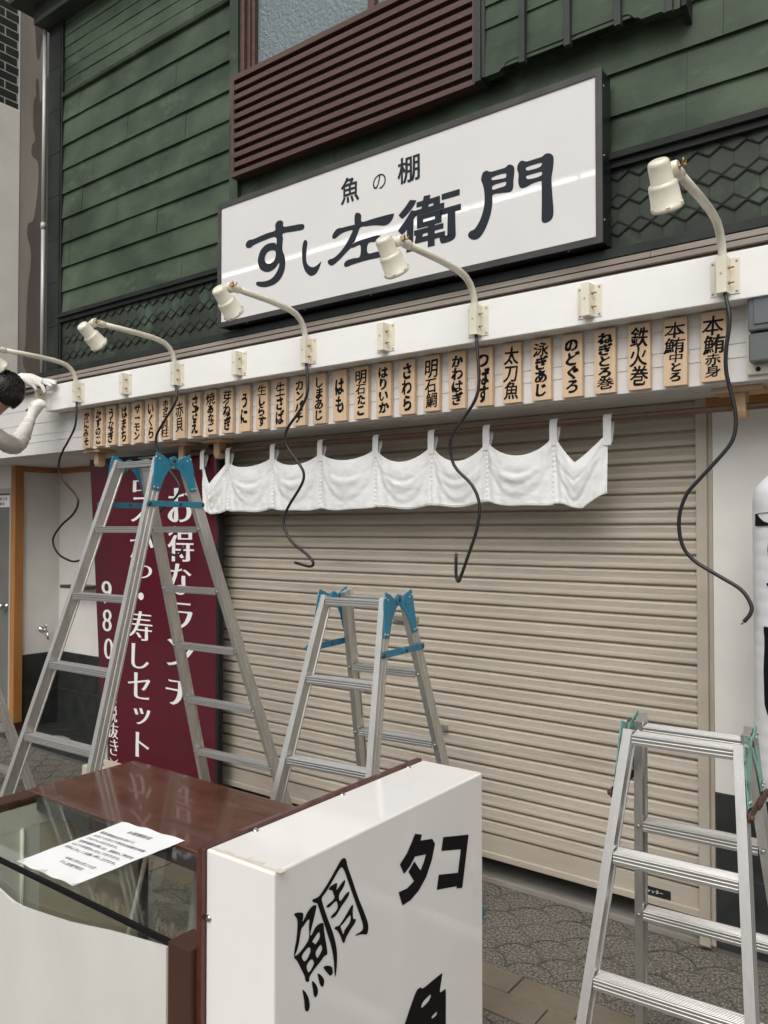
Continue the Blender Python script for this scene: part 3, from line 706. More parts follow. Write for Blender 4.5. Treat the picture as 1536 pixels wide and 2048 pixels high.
mb.build("slate_dado", M['tile'], shop, bevel=.0015)
MB().box(-6.15, -6.106, .157, .47, .02, .602).box(-6.15, -3.69, .468, .55, .02, .602).build("dado_grout", M['grout'], shop)
MB().box(-6.108, -6.090, .151, .448, 2.055, 2.0993).box(-6.108, -3.69, .4485, .4695, 2.055, 2.0993).build("timber_rail", M['cedarh'], shop, bevel=.002)
MB().box(-3.76, -3.69, .02, .5, .022, 2.0995).build("alcove_return", M['plaster'], shop)
sh_ = MB().prism([(-5.86, .33), (-5.50, .33), (-5.50, .4695), (-5.80, .4695)], 'z', 1.135, 1.160)
sh_.build("corner_shelf", M['darkmetal'], shop)
# --- side door left of the post
MB().box(-7.2, -6.156, .10, .3, 1.925, 2.0995).build("plaster_panel", M['plaster'], shop)
dr = MB().box(-7.1, -6.185, .105, .15, 0.03, 1.88).build("steel_door", M['door'], shop, bevel=.002)
MB().box(-6.183, -6.157, .085, .15, 0.0, 1.923).box(-7.1, -6.1835, .085, .15, 1.883, 1.923).build("door_frame", M['pipe'], dr)
MB().rings((-6.255, .105, .985), (-6.255, .04, .985), [(0, .026), (.006, .026), (.008, .011), (.03, .011), (.036, .024), (.05, .028), (.06, .022), (.065, .008)]).build("door_knob", M['chrome'], dr)
st = MB().box(-6.44, -6.215, .1025, .1045, 1.775, 1.87).build("door_notice", M['paper'], dr)
tx = MB()
for r, row in enumerate(("お知らせ", "営業中")):
    for i, ch in enumerate(row):
        put_char(tx, ch, lambda u, v: (u, .1015, v), -6.39 + i * .042, 1.842 - r * .04, .036, .030, bold=(.02, .02))
tx.build("lettering", M['ink'], st)
# --- frosted window behind the slatted screen
wf = MB().box(-3.150, -3.118, YG - .02, YG + .10, 3.98, 5.4).build("window_frame", M['redwood'], shop, bevel=.002)
MB().box(-3.1175, -3.095, YG + .0, YG + .09, 3.98, 5.4).build("inner_stile", M['redwood'], wf, bevel=.002)
MB().box(-3.0945, -3.073, YG + .012, YG + .08, 3.98, 5.4).build("sash_stile", M['redwood'], wf, bevel=.002)
MB().box(-2.30, -2.26, YG + .0, YG + .09, 3.98, 5.4).build("meeting_stile", M['redwood'], wf, bevel=.002)
MB().box(-1.70, -1.662, YG - .02, YG + .1, 3.98, 5.4).build("window_jamb", M['redwood'], wf, bevel=.002)
MB().box(-3.0725, -2.3005, YG + .04, YG + .046, 3.98, 5.4).build("window_pane", M['frost'], wf)
MB().box(-2.2595, -1.7005, YG + .03, YG + .036, 3.98, 5.4).build("window_pane", M['frost'], wf)
# --- slatted timber screen
YS = -0.352
sc_ = thing("slatted_screen", None, None, (-2.4, YS, 3.45))
sc_.parent = shop; sc_.location = Vector((-2.4, YS, 3.45)) - Vector(shop.location)
mb = MB().box(-3.148, -3.128, YS, YG - .012, 3.445, 3.985).box(-1.682, -1.668, YS, YG - .012, 3.445, 3.985)
mb.box(-3.1275, -1.6825, YS, YG - .012, 3.445, 3.470).box(-3.1275, -1.6825, YS, YG - .012, 3.955, 3.985)
mb.build("screen_frame", M['redwood'], sc_, bevel=.0015)
nsl = 9
mb = MB()
for k in range(nsl):
    z = 3.470 + .0242 + k * .0512
    mb.box(-3.1275, -1.6825, YS + .002, YS + .026, z, z + .027)
mb.build("slats", M['redwood'], sc_, bevel=.0012)
MB().box(-3.1275, -1.6825, YG - .022, YG - .0165, 3.475, 3.95).build("screen_backing", M['black'], sc_)
# --- projecting copper bay on the right of the screen
YB = -0.352
by = thing("copper_bay", None, None, (-1.2, YB, 3.45)); by.parent = shop; by.location = Vector((-1.2, YB, 3.45)) - Vector(shop.location)
mb = MB()
for k in range(22):
    z0 = 3.465 + k * .0935
    clad(mb, -1.618, -0.836, z0, z0 + .0945, YB, seam=3.0, lap=.007)
edge = [(-1.62, 3.452), (-1.55, 3.452), (-1.540, 3.462), (-1.530, 3.462), (-1.520, 3.478), (-1.49, 3.482), (-1.44, 3.482), (-1.05, 3.482), (-1.02, 3.480), (-1.005, 3.468), (-.995, 3.455), (-.985, 3.455), (-.97, 3.442), (-.90, 3.442), (-.885, 3.43), (-.834, 3.43)]
for (xa, za), (xb, zb) in zip(edge[:-1], edge[1:]):
    if abs(xb - xa) > 1e-4:
        mb.quad((xa, YB - .010, za), (xb, YB - .010, zb), (xb, YB - .007, 3.56), (xa, YB - .007, 3.56))
        mb.quad((xa, YB - .010, za), (xb, YB - .010, zb), (xb, YB + .03, zb), (xa, YB + .03, za))
mb.box(-1.62, -.834, YB + .03, YG - .014, 3.50, 5.4)
mb.build("bay_cladding", M['green'], by)
mb = MB().prism([(YB, 3.44), (YB, 5.4), (YG, 5.4), (YG, 3.40)], 'x', -.834, -.815)
mb.build("bay_side", M['trim'], by)
mb = MB()
for x, zb in ((-1.44, 3.442), (-1.25, 3.44), (-1.053, 3.442), (-.868, 3.42)):
    mb.box(x - .0125, x + .0125, YB - .030, YB - .004, zb, 5.4)
mb.box(-1.662, -1.632, YB - .02, YG - .014, 3.44, 5.4).box(-1.6315, -1.616, YB - .012, YG - .014, 3.452, 5.4)
mb.build("bay_batten", M['batten'], by, bevel=.0012)

# ============================================================ NEIGHBOUR
nb = thing("neighbouring_building", "neighbour's stained concrete corner with black brick above and old white plaster", "building", (-5.8, 0, 2.5))
MB().box(-5.70, -5.075, -0.13, 0.9, 2.60, 6.2).build("concrete_column", M['concrete'], nb, bevel=.01)
STAINS = [[(-5.516, 5.687),(-5.504, 5.386),(-5.48, 5.229),(-5.464, 5.076),(-5.443, 5.002),(-5.416, 5.015),(-5.391, 5.104),(-5.352, 5.144),(-5.308, 5.236),(-5.314, 5.601)],
          [(-5.286, 4.687),(-5.351, 4.701),(-5.404, 4.671),(-5.418, 4.73),(-5.433, 4.845),(-5.454, 4.859),(-5.467, 4.812),(-5.459, 4.744),(-5.492, 4.7),(-5.496, 4.535),(-5.481, 4.487),(-5.466, 4.417),(-5.507, 4.392),(-5.512, 4.32),(-5.437, 4.255),(-5.415, 4.165),(-5.426, 4.041),(-5.439, 3.972),(-5.483, 3.837),(-5.551, 3.823),(-5.564, 3.745),(-5.514, 3.624),(-5.512, 3.514),(-5.543, 3.374),(-5.561, 3.231),(-5.57, 2.976),(-5.587, 2.777),(-5.254, 2.701)]]
for st_ in STAINS:
    mb = MB(); outline(mb, [st_], lambda u, v: (u, -.1325, v), 4)
    mb.build("water_stain", M['stain'], nb)
MB().box(-7.2, -5.675, -1.1, -0.131, 2.66, 4.70).build("plaster_panel", M['oldplaster'], nb, bevel=.006)
MB().box(-7.2, -5.708, -1.1, -0.131, 4.70, 6.2).build("mortar_wall", M['mortar'], nb)
mb = MB()
for r in range(14):
    z = 4.703 + r * .066
    for j in range(9):
        y = -1.08 + j * .19 + (.095 if r % 2 else 0) - .1
        a, b = max(y, -1.1), min(y + .179, -.132)
        if b - a > .02: mb.box(-5.76, -5.704, a, b, z, z + .054)
mb.build("brickwork", M['brick'], nb, bevel=.002)
MB().box(-7.2, -5.12, -0.11, 0.6, 2.13, 2.60).build("dark_recess", M['trim'], nb)

# ============================================================ ARCADE LIGHTS over the street (lower row mirrored in the sign's face, upper row added)
al = thing("lit_tube_row", "row of lit fluorescent tubes hung over the arcade street opposite the shop", "lamp", (-3.2, -5.0, 5.08))
for k in range(9):
    x0 = -9.3 + k * 1.23
    MB().tube([(x0, -5.0, 5.08), (x0 + 1.19, -5.0, 5.08)], .018, 12).build("tube", M['tube'], al)
MB().box(-9.4, 1.8, -5.03, -4.97, 5.115, 5.17).build("housing", M['board'], al)
sparkle_row = thing("lit_tube_row", None, "lamp", (-4.6, -5.0, 8.25))  # unseen upper row, added only to put sparkle into the window pane
for k in range(6):
    x0 = -10.6 + k * 1.6
    MB().tube([(x0, -5.0, 8.25), (x0 + 1.5, -5.0, 8.25)], .07, 12).build("tube", M['tube'], sparkle_row)
sparkle_row['label'] = "added unseen upper row of lit tubes over the street, for sparkle in the frosted window"
for o_ in (al, sparkle_row): o_['group'] = "fluorescent lamp rows of the arcade"

# ============================================================ SIGN BOX
sg = thing("sign_box", "large white sign box with navy brush lettering 魚の棚 すし左衛門 on the green copper front", "sign", (-2.15, -0.33, 2.65))
X0, X1, Z0, Z1, YF = -3.205, -1.108, 2.652, 3.303, -0.385
MB().box(X0 + .004, X1 - .002, YF + .004, YG - .030, Z0 + .003, Z1 - .003).build("case", M['signside'], sg, bevel=.003)
MB().box(X0 + .02, X1 - .02, YF - .001, YF + .003, Z0 + .02, Z1 - .02).build("face_panel", M['signwhite'], sg)
fw = .026
mb = MB().box(X0, X1, YF - .006, YF + .0035, Z0, Z0 + fw).box(X0, X1, YF - .006, YF + .0035, Z1 - fw, Z1).box(X0, X0 + fw, YF - .006, YF + .0035, Z0 + fw, Z1 - fw).box(X1 - fw, X1, YF - .006, YF + .0035, Z0 + fw, Z1 - fw)
mb.build("frame", M['signframe'], sg)
mb = MB()
for z in (2.74, 2.98, 3.24): mb.rings((X1 - .003, YF + .014, z), (X1 + .003, YF + .014, z), [(0, .004), (.004, .004), (.005, .002)], 8)
for x in (-3.0, -2.6, -2.2, -1.75, -1.25): mb.rings((x, YF + .014, Z0 + .004), (x, YF + .014, Z0 - .002), [(0, .004), (.004, .004), (.005, .002)], 8)
mb.build("screw", M['steel'], sg)
sf = lambda u, v: (u, YF - .0022, v)
mb = MB()
for k, loops in SIGN_OUT.items(): outline(mb, loops, sf)
mb.build("lettering", M['signink'], sg)
mb = MB()
for ch, a, b, c, e_, bw in (("魚", -2.362, -2.257, 3.097, 3.214, .022), ("の", -2.176, -2.104, 3.114, 3.182, .0), ("棚", -2.037, -1.924, 3.105, 3.218, .022), ("衛", -2.028, -1.723, 2.803, 3.018, .030)):
    put_char(mb, ch, sf, (a + b) / 2, (c + e_) / 2, b - a, e_ - c, bold=(bw, bw), fit=True)
mb.build("lettering", M['signink'], sg)
mb = MB().tube([(-1.13, YG - .03, 2.66), (-1.128, YG - .04, 2.64), (-1.14, YG - .05, 2.625), (-1.14, YG - .06, 2.60), (-1.14, YG - .05, 2.58)], .0035)
mb.build("power_lead", M['steel'], sg)

# ============================================================ MENU PLAQUES
MENU = ["かにみそ", "かずのこ", "うなぎ", "はまち", "サーモン", "いくら", "ホタテ貝柱", "赤貝", "さざえ", "焼あなご", "芽ねぎ", "うに", "生しらす", "生さば", "カンパチ", "しまあじ", "はも",
        "明石たこ", "はりいか", "さわら", "明石鯛", "かわはぎ", "つばす", "太刀魚", "泳ぎあじ", "のどぐろ", "ねぎとろ巻", "鉄火巻", "本鮪中とろ", "本鮪赤身"]
PW, PH = .082, .241
board0 = None
rp = random.Random(5)
for i, word in enumerate(MENU):
    x = -4.532 + i * .1293 + PW / 2
    if board0 is None:
        board0 = MB().box(-PW / 2, PW / 2, -.0105, .0105, -PH / 2, PH / 2).build("menu_plaque", M['pine'], bevel=.0012, loc=(0, 0, 0))
        o = board0
    else:
        o = board0.copy(); COL.objects.link(o)
    o.location = (x, -.3150, 2.2275 + rp.uniform(-.002, .002))
    o.rotation_euler = (0, rp.uniform(-.006, .006), 0)
    # each plank is cut from other timber
    tag(o, f"pale wooden menu plaque brushed in black with {word}", "menu plaque", "wooden menu plaques in a row under the white beam")
    n = len(word)
    big = [1.0] * n
    if word.startswith("本鮪"): big = [1.3, 1.25] + [.78] * (n - 2)
    if word.startswith("明石") or word == "焼あなご": big = [1.15] + [.9] * (n - 1)
    if word == "うに" or word == "はも": big = [1.0] * n
    if word == "ホタテ貝柱": big = [.9, .9, .9, 1.1, 1.2]
    avail = PH - (.030 if n > 2 else .075)
    tot = sum(big)
    mb = MB()
    z = PH / 2 - (PH - avail) / 2
    for k, ch in enumerate(word):
        h = avail * big[k] / tot
        kanji = ord(ch) >= 0x4e00
        w = min(.070, .064 * (1.0 if kanji else .92) * max(.8, min(1.12, big[k])))
        hh = min(h * 1.06, .085)
        bw = .021 if kanji else .043
        put_char(mb, ch, lambda u, v: (u, -.0113, v), rp.uniform(-.003, .003), z - h / 2, w * (1.06 if kanji else 1.0), hh * 1.02,
                 bold=(bw * 1.25, bw), rough=1.25, seed=i * 7.3 + k * 2.1, rot=R(rp.uniform(-4, 5)), slant=.06)
        z -= h
    mb.build("lettering", M['ink'], o, local=True)

# ============================================================ SPOTLIGHTS AND BARE BRACKETS ON THE BEAM
def bracket_bm():
    return MB().prism([(-.047, 0), (-.047, -.003), (-.020, -.003), (-.017, -.044), (.015, -.044), (.019, -.003), (.047, -.003), (.047, 0)], 'z', -.06, .06)
def bolts(parent):
    for z in (.024, -.026):
        b = MB().rings((.016, -.022, z), (.038, -.022, z), [(0, .0055), (.006, .0055), (.007, .003), (.018, .003), (.019, .001)], 8)
        b.build("bolt", M['brass'], parent, local=True)
    mb = MB()
    for x in (-.038, .038):
        for z in (-.05, .05): mb.rings((x, -.0028, z), (x, -.007, z), [(0, .0042), (.002, .0042), (.004, .0022)], 8)
    for z in (-.036, -.012, .012, .036): mb.rings((-.0185, -.030, z), (-.022, -.031, z), [(0, .0025), (.002, .0025)], 6)
    mb.rings((-.002, -.043, .004), (-.002, -.047, .004), [(0, .004), (.003, .004)], 8)
    mb.build("screw", M['steel'], parent, local=True)
ZB = 2.4375
bk = bracket_bm().build("lamp_bracket", M['cream'], bevel=.001, loc=(0, 0, 0))
bolts(bk)
BX = [(-4.872, "cream lamp bracket at the beam's end, held by the worker's gloved hands"),
      (-3.968, "empty cream lamp bracket between the two leftmost spotlights, above the サーモン plaque"),
      (-3.020, "empty cream lamp bracket between the second and third spotlights, above the 生しらす plaque"),
      (-2.093, "empty cream lamp bracket under the sign box, above the さわら plaque"),
      (-1.155, "empty cream lamp bracket right of the sign box's corner, above the ねぎとろ巻 plaque")]
for i, (x, lb) in enumerate(BX):
    o = bk if i == 0 else copy_tree(bk)
    o.location = (x, -.4003, ZB + (0.004 if i == 0 else 0))
    tag(o, lb, "bracket", "empty cream lamp brackets along the white beam")
lamp = thing("spotlight", None, None, (0, 0, 0))
b_ = bracket_bm().build("wall_bracket", M['cream'], lamp, bevel=.001, local=True); bolts(b_)
arm = [(0, -.026, -.052), (0, -.026, .055), (0, -.030, .085), (0, -.042, .113), (0, -.063, .138), (0, -.095, .157), (0, -.135, .166), (0, -.18, .171), (0, -.30, .174), (0, -.50, .172)]
arm = [(x, y - .003, z) for x, y, z in arm]
MB().tube(arm, .0138, 14).build("arm", M['cream'], lamp, local=True)
mb = MB().rings((0, -.485, .1722), (0, -.56, .171), [(0, .0150), (.004, .0172), (.030, .0172), (.034, .0150), (.050, .0155), (.062, .013), (.068, .006)], 16)
mb.rings((-.0055, -.545, .171), (.014, -.545, .171), [(0, .018), (.002, .019), (.016, .019), (.0195, .016)], 16)
mb.build("swivel_joint", M['cream'], lamp, local=True)
mb = MB().rings((.013, -.545, .171), (.038, -.545, .171), [(0, .006), (.006, .006), (.007, .0032), (.024, .0032)], 8)
for s_ in (-1, 1): mb.tube([(.024, -.545, .171), (.029, -.545 + .010 * s_, .171 + .007), (.031, -.545 + .013 * s_, .171 + .016)], [.003, .0035, .002], 6)
mb.build("wing_bolt", M['brass'], lamp, local=True)
p0, p1 = Vector((-.020, -.074, -.004)), Vector((-.020, .016, -.107))     # measured from the swivel
dd = (p1 - p0).normalized()
hd = MB().rings(p0, p1, [(0, .018), (.002, .024), (.007, .0285), (.014, .030), (.060, .0312), (.062, .0335), (.066, .0385), (.071, .0400), (.124, .0425), (.1245, .0445), (.134, .0448), (.137, .0430), (.137, .037)], 32).build("lamp_head", M['cream'], lamp, local=True)
hd.location = (0, -.545, .171)
mb = MB()
a_ = Vector((1, 0, 0)); q_ = dd.cross(a_)
for k in range(6):
    w = k * math.pi / 3 + .2
    c = p0 + dd * .1265 + (a_ * math.cos(w) + q_ * math.sin(w)) * .0445
    mb.obb(c, dd, a_ * math.cos(w) + q_ * math.sin(w), -a_ * math.sin(w) + q_ * math.cos(w), .005, .003, .005)
mb.build("rim_clip", M['cream'], hd, local=True)
MB().rings(p0 + dd * .1345, p0 + dd * .1375, [(0, .036), (.003, .035)], 24).build("lens", M['lamp_off'], hd, local=True)
mb = MB().rings((-.040, 0, 0), (-.006, -.0, 0), [(0, .017), (.004, .019), (.030, .019), (.034, .017)], 16)
mb.obb((-.020, -.034, -.016), (1, 0, 0), (0, -.9, -.43), (0, .43, -.9), .010, .030, .014)
mb.build("swivel_ear", M['cream'], hd, local=True)
SWING, PUSH = (3, 4, 5, 0, 0), (.012, .014, .022, 0, 0)
TILT = (16, 12, 9, 0, -4)
LX = [(-4.445, "cream spotlight nearest the worker, its long cable hanging beside the orange post"),
      (-3.505, "cream spotlight second from left, its cable falling behind the tall ladder"),
      (-2.548, "cream spotlight at the sign's lower left corner, cable looping over カンパチ"),
      (-1.627, "cream spotlight overlapping the character 左, its cable hooked up at the end"),
      (-0.683, "rightmost cream spotlight, on the diamond shingles, cable hanging over the white wall")]
lamps = [lamp] + [copy_tree(lamp) for _ in LX[1:]]
for i, (x, lb) in enumerate(LX):
    o = lamps[i]
    o.location = (x, -.4003, ZB); o['category'] = "spotlight"; o['label'] = lb; o['group'] = "cream spotlights on the white beam"
    for ch_ in o.children:
        if ch_.name.startswith(('arm', 'swivel_joint', 'wing_bolt')): ch_.rotation_euler = (0, 0, R(SWING[i]))
        if ch_.name.startswith('lamp_head'):
            ch_.rotation_euler = (R(TILT[i]), 0, R(SWING[i]))
            ch_.location = Matrix.Rotation(R(SWING[i]), 3, 'Z') @ Vector((0, -.545 + PUSH[i], .171))
    pts = [(px, -.432 - .008 * math.sin(j * .7), pz) for j, (px, pz) in enumerate(CABLES[i])]
    pts[0] = (x + .004, -.425, 2.385)
    sp = []
    for j in range(len(pts) - 1):                        # smooth the run of the cable
        q0, q1, q2, q3 = [Vector(pts[min(max(j + t, 0), len(pts) - 1)]) for t in (-1, 0, 1, 2)]
        for t in range(4):
            t /= 4
            sp.append(.5 * ((2 * q1) + (-q0 + q2) * t + (2 * q0 - 5 * q1 + 4 * q2 - q3) * t * t + (-q0 + 3 * q1 - 3 * q2 + q3) * t ** 3))
    sp.append(Vector(pts[-1]))
    c = MB().tube(sp, .0066, 10).build("power_cable", M['cable'], o)
    e0, e1 = Vector(sp[-1]), Vector(sp[-1]) + (Vector(sp[-1]) - Vector(sp[-3])).normalized() * .012
    mb = MB()
    for q in (-.0022, .0022): mb.tube([e0 + Vector((q, 0, 0)), e1 + Vector((q, 0, 0))], .0016, 6)
    mb.build("bare_wire", M['brass'], c)

# ============================================================ CURTAIN POLE, ITS BRACKETS, THE CURTAIN
YP = -.17
def tbracket(mb):
    mb.box(-.062, .062, -.085, .085, -.017, 0)
    mb.prism([(-.028, -.017), (.028, -.017), (.028, -.085), (.018, -.104), (0, -.108), (-.018, -.104), (-.028, -.085)], 'y', -.022, .022)
    return mb
tb = tbracket(MB()).build("pole_bracket", M['pineh'], bevel=.003, loc=(0, 0, 0))
hole = MB().rings((0, -.024, -.066), (0, .024, -.066), [(0, .019), (.048, .019)], 16)
TB = [(-4.49, "T shaped pale wood bracket under the soffit above the maroon banner's left corner"),
      (-3.735, "T shaped pale wood bracket where the brown curtain pole begins, above the tall ladder"),
      (-3.43, "T shaped pale wood bracket between the first two loops of the white curtain"),
      (-.690, "T shaped pale wood bracket beneath the 本鮪赤身 plaque, pole running through it")]
for i, (x, lb) in enumerate(TB):
    o = tb if i == 0 else copy_tree(tb)
    o.location = (x, YP + (-.06 if i == 0 else 0), 2.0998)
    o.rotation_euler = (0, 0, R(90))
    tag(o, lb, "bracket", "pale wood pole brackets under the soffit")
pole = thing("curtain_pole", "dark brown bamboo pole carrying the short white curtain", "pole", (-2.0, YP, 2.034))
MB().tube([(-3.77, YP, 2.034), (-3.0, YP, 2.035), (-2.0, YP, 2.033), (0.6, YP, 2.035)], .0125, 14).build("cane", M['pole'], pole)
mb = MB()
for x in (-3.4, -3.05, -2.72, -2.2, -1.85, -1.5, -1.02, -.55): mb.tube([(x - .004, YP, 2.034), (x, YP, 2.034), (x + .004, YP, 2.034)], [.0127, .0140, .0127], 14, cap=False)
mb.build("node_ring", M['pole'], pole)

nr = thing("shop_curtain", "short white cotton shop curtain hanging by loops in front of the shutter", "curtain", (-2.4, YP, 2.04))
LP = [-3.560, -3.347, -3.002, -2.668, -2.316, -1.999, -1.714, -1.402, -1.175]
LT = [1.985, 1.972, 1.983, 1.985, 1.987, 1.985, 1.984, 1.985, 1.972]
SAG = [.125, .042, .055, .050, .075, .085, .078, .115]
ZBOT = [1.702, 1.700, 1.706, 1.703, 1.706, 1.705, 1.716, 1.700, 1.742]
rn = random.Random(2)
for k in range(8):
    xa, xb = LP[k], LP[k + 1]
    nu, nv = 44, 40
    vs = []
    end = k in (0, 7)
    ph = rn.uniform(0, 6)
    A1, A2, SKW = rn.uniform(.003, .007), rn.uniform(.001, .006), rn.uniform(-.5, .5)
    for j in range(nv + 1):
        v = j / nv
        for i in range(nu + 1):
            s_ = i / nu
            arch = 4 * s_ * (1 - s_)
            if end:
                c0 = .34 if k == 0 else .40
                arch = (s_ / c0) ** .9 if s_ < c0 else ((1 - s_) / (1 - c0)) ** 1.05
                arch = min(1.0, arch); arch = arch * .75 + .25 * math.sin(arch * math.pi / 2)
            else:
                arch = arch ** .78
            ztop = LT[k] + (LT[k + 1] - LT[k]) * s_ - SAG[k] * arch
            zb = ZBOT[k] + (ZBOT[k + 1] - ZBOT[k]) * s_ - .012 * math.sin(math.pi * s_) + .003 * math.sin(s_ * 9 + ph)
            if k == 0: zb -= .012 * max(0, 1 - abs(s_ - .3) / .25)
            if k == 7: zb -= .030 * max(0, 1 - abs(s_ - .55) / .35)
            z = ztop + (zb - ztop) * v
            side = math.sin(math.pi * s_)
            y = YP - .012 - .020 * side * math.exp(-((v - .18) / .38) ** 2) - .006 * side * math.sin(v * math.pi)
            for vc0, ka, am, wd in ((.06, .42, A1, .085), (.02, .78, A2, .11), (.22, .16, -.004, .06), (.30, .55, -.004, .08)):
                vc = vc0 + ka * arch ** 1.15 + SKW * (s_ - .5) * .3 + .04 * math.sin(ph + s_ * 3)
                y -= am * math.exp(-((v - vc) / wd) ** 2) * (.35 + .65 * side)
            rad = abs(s_ - (0 if s_ < .5 else 1))
            y += .006 * math.sin(rad * 36 - v * 3 + ph) * math.exp(-rad * 6) * (1 - math.exp(-v * 4))
            y += .0045 * math.sin((s_ - .5) * 9 + ph) * side * v * v
            y += .0024 * mnoise.noise((xa * 3 + s_ * 6, v * 6, k)) + .0012 * mnoise.noise((s_ * 15, v * 15, k + 9)) + .0012 * abs(mnoise.noise((s_ * 26, v * 26, k + 3))) + .0016 * math.sin(v * 90 + k) * math.exp(-rad * 40)
            gap = .0012 + (.0035 * math.sin(math.pi * min(1, v * 1.05)) if not end and k in (4, 5) else 0)
            x = xa + gap + (xb - xa - 2 * gap) * s_ + .006 * math.sin(v * 3 + ph) * side
            vs.append((x, y, z))
    w = nu + 1
    fs = [(j * w + i, j * w + i + 1, (j + 1) * w + i + 1, (j + 1) * w + i) for j in range(nv) for i in range(nu)]
    p = MB().add(vs, fs, True).build("cloth_panel", M['cloth'], nr)
    so_ = p.modifiers.new("thickness", 'SOLIDIFY'); so_.thickness = .0016
    mb = MB()                                           # stitched hem
    hem = [Vector(vs[(nv - 1) * w + i]) + Vector((0, -.0016, .004)) for i in range(nu + 1)]
    mb.tube(hem, .0013, 5)
    mb.build("hem", M['cloth'], p)
for k, x in enumerate(LP):
    zb = LT[k] - .045
    path = [(YP - .018, zb), (YP - .018, 1.99), (YP - .0172, 2.03), (YP - .012, 2.046), (YP, 2.0505), (YP + .012, 2.046), (YP + .0165, 2.03), (YP + .013, 2.0), (YP - .008, zb + .012)]
    w = .0165
    mb = MB()
    for (ya, za), (yb, zb_) in zip(path[:-1], path[1:]):
        t = .0012
        mb.add([(x - w, ya, za), (x + w, ya, za), (x + w, yb, zb_), (x - w, yb, zb_)], [(0, 1, 2, 3)])
    o = mb.build("loop", M['cloth'], nr)
    q = o.modifiers.new("thickness", 'SOLIDIFY'); q.thickness = .002; q.offset = 0
    mb = MB()                                           # reinforcing seam running down between two panels
    pts = [(x + .0012 * math.sin(j * 2.1), YP - .0150 - .0022 * (j % 2), LT[k] - .01 - j * (LT[k] - ZBOT[k] - .012) / 26) for j in range(27)]
    for j in range(26):
        (xa, ya, za), (xb, yb, zb_) = pts[j], pts[j + 1]
        mb.add([(xa - .0085, ya + .004, za), (xa, ya, za), (xa + .0085, ya + .004, za), (xb - .0085, yb + .004, zb_), (xb, yb, zb_), (xb + .0085, yb + .004, zb_)], [(0, 1, 4, 3), (1, 2, 5, 4)], True)
    if k not in (0, 8): mb.build("seam", M['cloth'], nr)

# ============================================================ MAROON BANNER
YN = -.13
bn = thing("lunch_banner", "tall maroon vinyl banner with white vertical Japanese lettering お得なランチ", "banner", (-4.1, YN, 0.0))
def bxl(z): return -4.745 + (2.05 - z) / 1.95 * .195
def byy(u, z): return YN - .017 * math.sin(u * 9.0) * (0.3 + .7 * max(0, (z - 1.2) / .9)) - .006 * math.sin(u * 21 + 1) * max(0, (z - 1.5) / .6) - .02 * (1 - u) ** 2 * (2.05 - z) / 2
XR = -3.492
def bpt(x, z, off=0.0):
    xl = bxl(z); u = (x - xl) / (XR - xl)
    return (x, byy(u, z) - off, z)
vs = []; nu, nv = 60, 40
for j in range(nv + 1):
    z = 2.055 - (2.055 - .07) * j / nv
    for i in range(nu + 1):
        xl = bxl(z); vs.append(bpt(xl + (XR - xl) * i / nu, z))
w = nu + 1
mb = MB().add(vs, [(j * w + i, j * w + i + 1, (j + 1) * w + i + 1, (j + 1) * w + i) for j in range(nv) for i in range(nu)], True)
cl = mb.build("vinyl_sheet", M['vinyl'], bn)
q = cl.modifiers.new("thickness", 'SOLIDIFY'); q.thickness = .0015
mb = MB()
for i in range(nu):
    xl = bxl(2.0)
    xa, xb = xl + (XR - xl) * i / nu, xl + (XR - xl) * (i + 1) / nu
    mb.quad(bpt(xa, 2.022, .0016), bpt(xb, 2.022, .0016), bpt(xb, 2.057, .0016), bpt(xa, 2.057, .0016))
mb.build("top_hem", M['navy'], bn)
MB().box(XR - .006, XR + .018, YN - .004, YN + .03, .05, 2.05).build("side_bar", M['black'], bn)
MB().tube([(-4.76, YN + .012, 2.044), (-3.24, YN + .012, 2.044)], .007).build("top_rod", M['pipe'], bn)
MB().tube([(-3.24, YN + .012, 2.044), (-3.215, YN + .012, 2.044)], .0105).build("rod_cap", M['black'], bn)
mb = MB()
ming = (.032, -.015)
fb = lambda u, v: bpt(u, v, .0018)
COL1 = [("お", -3.811, 1.742, .235, .21), ("得", -3.811, 1.512, .242, .215), ("な", -3.815, 1.302, .20, .19), ("ラ", -3.800, 1.085, .19, .165), ("ン", -3.813, .865, .235, .165), ("チ", -3.813, .635, .25, .165)]
COL2 = [("ロ", -4.19, 1.868, .165, .075), ("ス", -4.188, 1.722, .20, .160), ("か", -4.19, 1.50, .21, .165), ("つ", -4.185, 1.333, .18, .085), ("寿", -4.190, 1.000, .215, .185), ("し", -4.190, .812, .155, .157),
        ("セ", -4.198, .630, .20, .163), ("ッ", -4.168, .445, .145, .107), ("ト", -4.160, .270, .115, .155)]
COL3 = [("9", -4.537, 1.192, .104, .150), ("8", -4.526, 1.012, .094, .145), ("0", -4.505, .832, .094, .135), ("税", -4.455, .426, .098, .106), ("抜", -4.448, .322, .112, .100), ("き", -4.433, .216, .082, .102)]
for ch, x, z, w_, h_ in COL1 + COL2 + COL3:
    k = ming if ord(ch) > 0x3040 else (.02, -.012)
    put_char(mb, ch, fb, x, z, w_, h_, bold=(k[0] * (1.25 if (ch, x, z, w_, h_) in COL1 else .8), k[1]), rough=.25, seed=z, fit=True)
for x0, x1, z0, z1 in ((-4.20, -4.178, 1.605, 1.635),): mb.add([fb(x0, z0), fb(x1, z0), fb(x1, z1), fb(x0, z1)], [(0, 1, 2, 3)])
n = 16
mb.add([fb(-4.19 + .026 * math.cos(2 * math.pi * k / n), 1.183 + .023 * math.sin(2 * math.pi * k / n)) for k in range(n)], [tuple(range(n))])
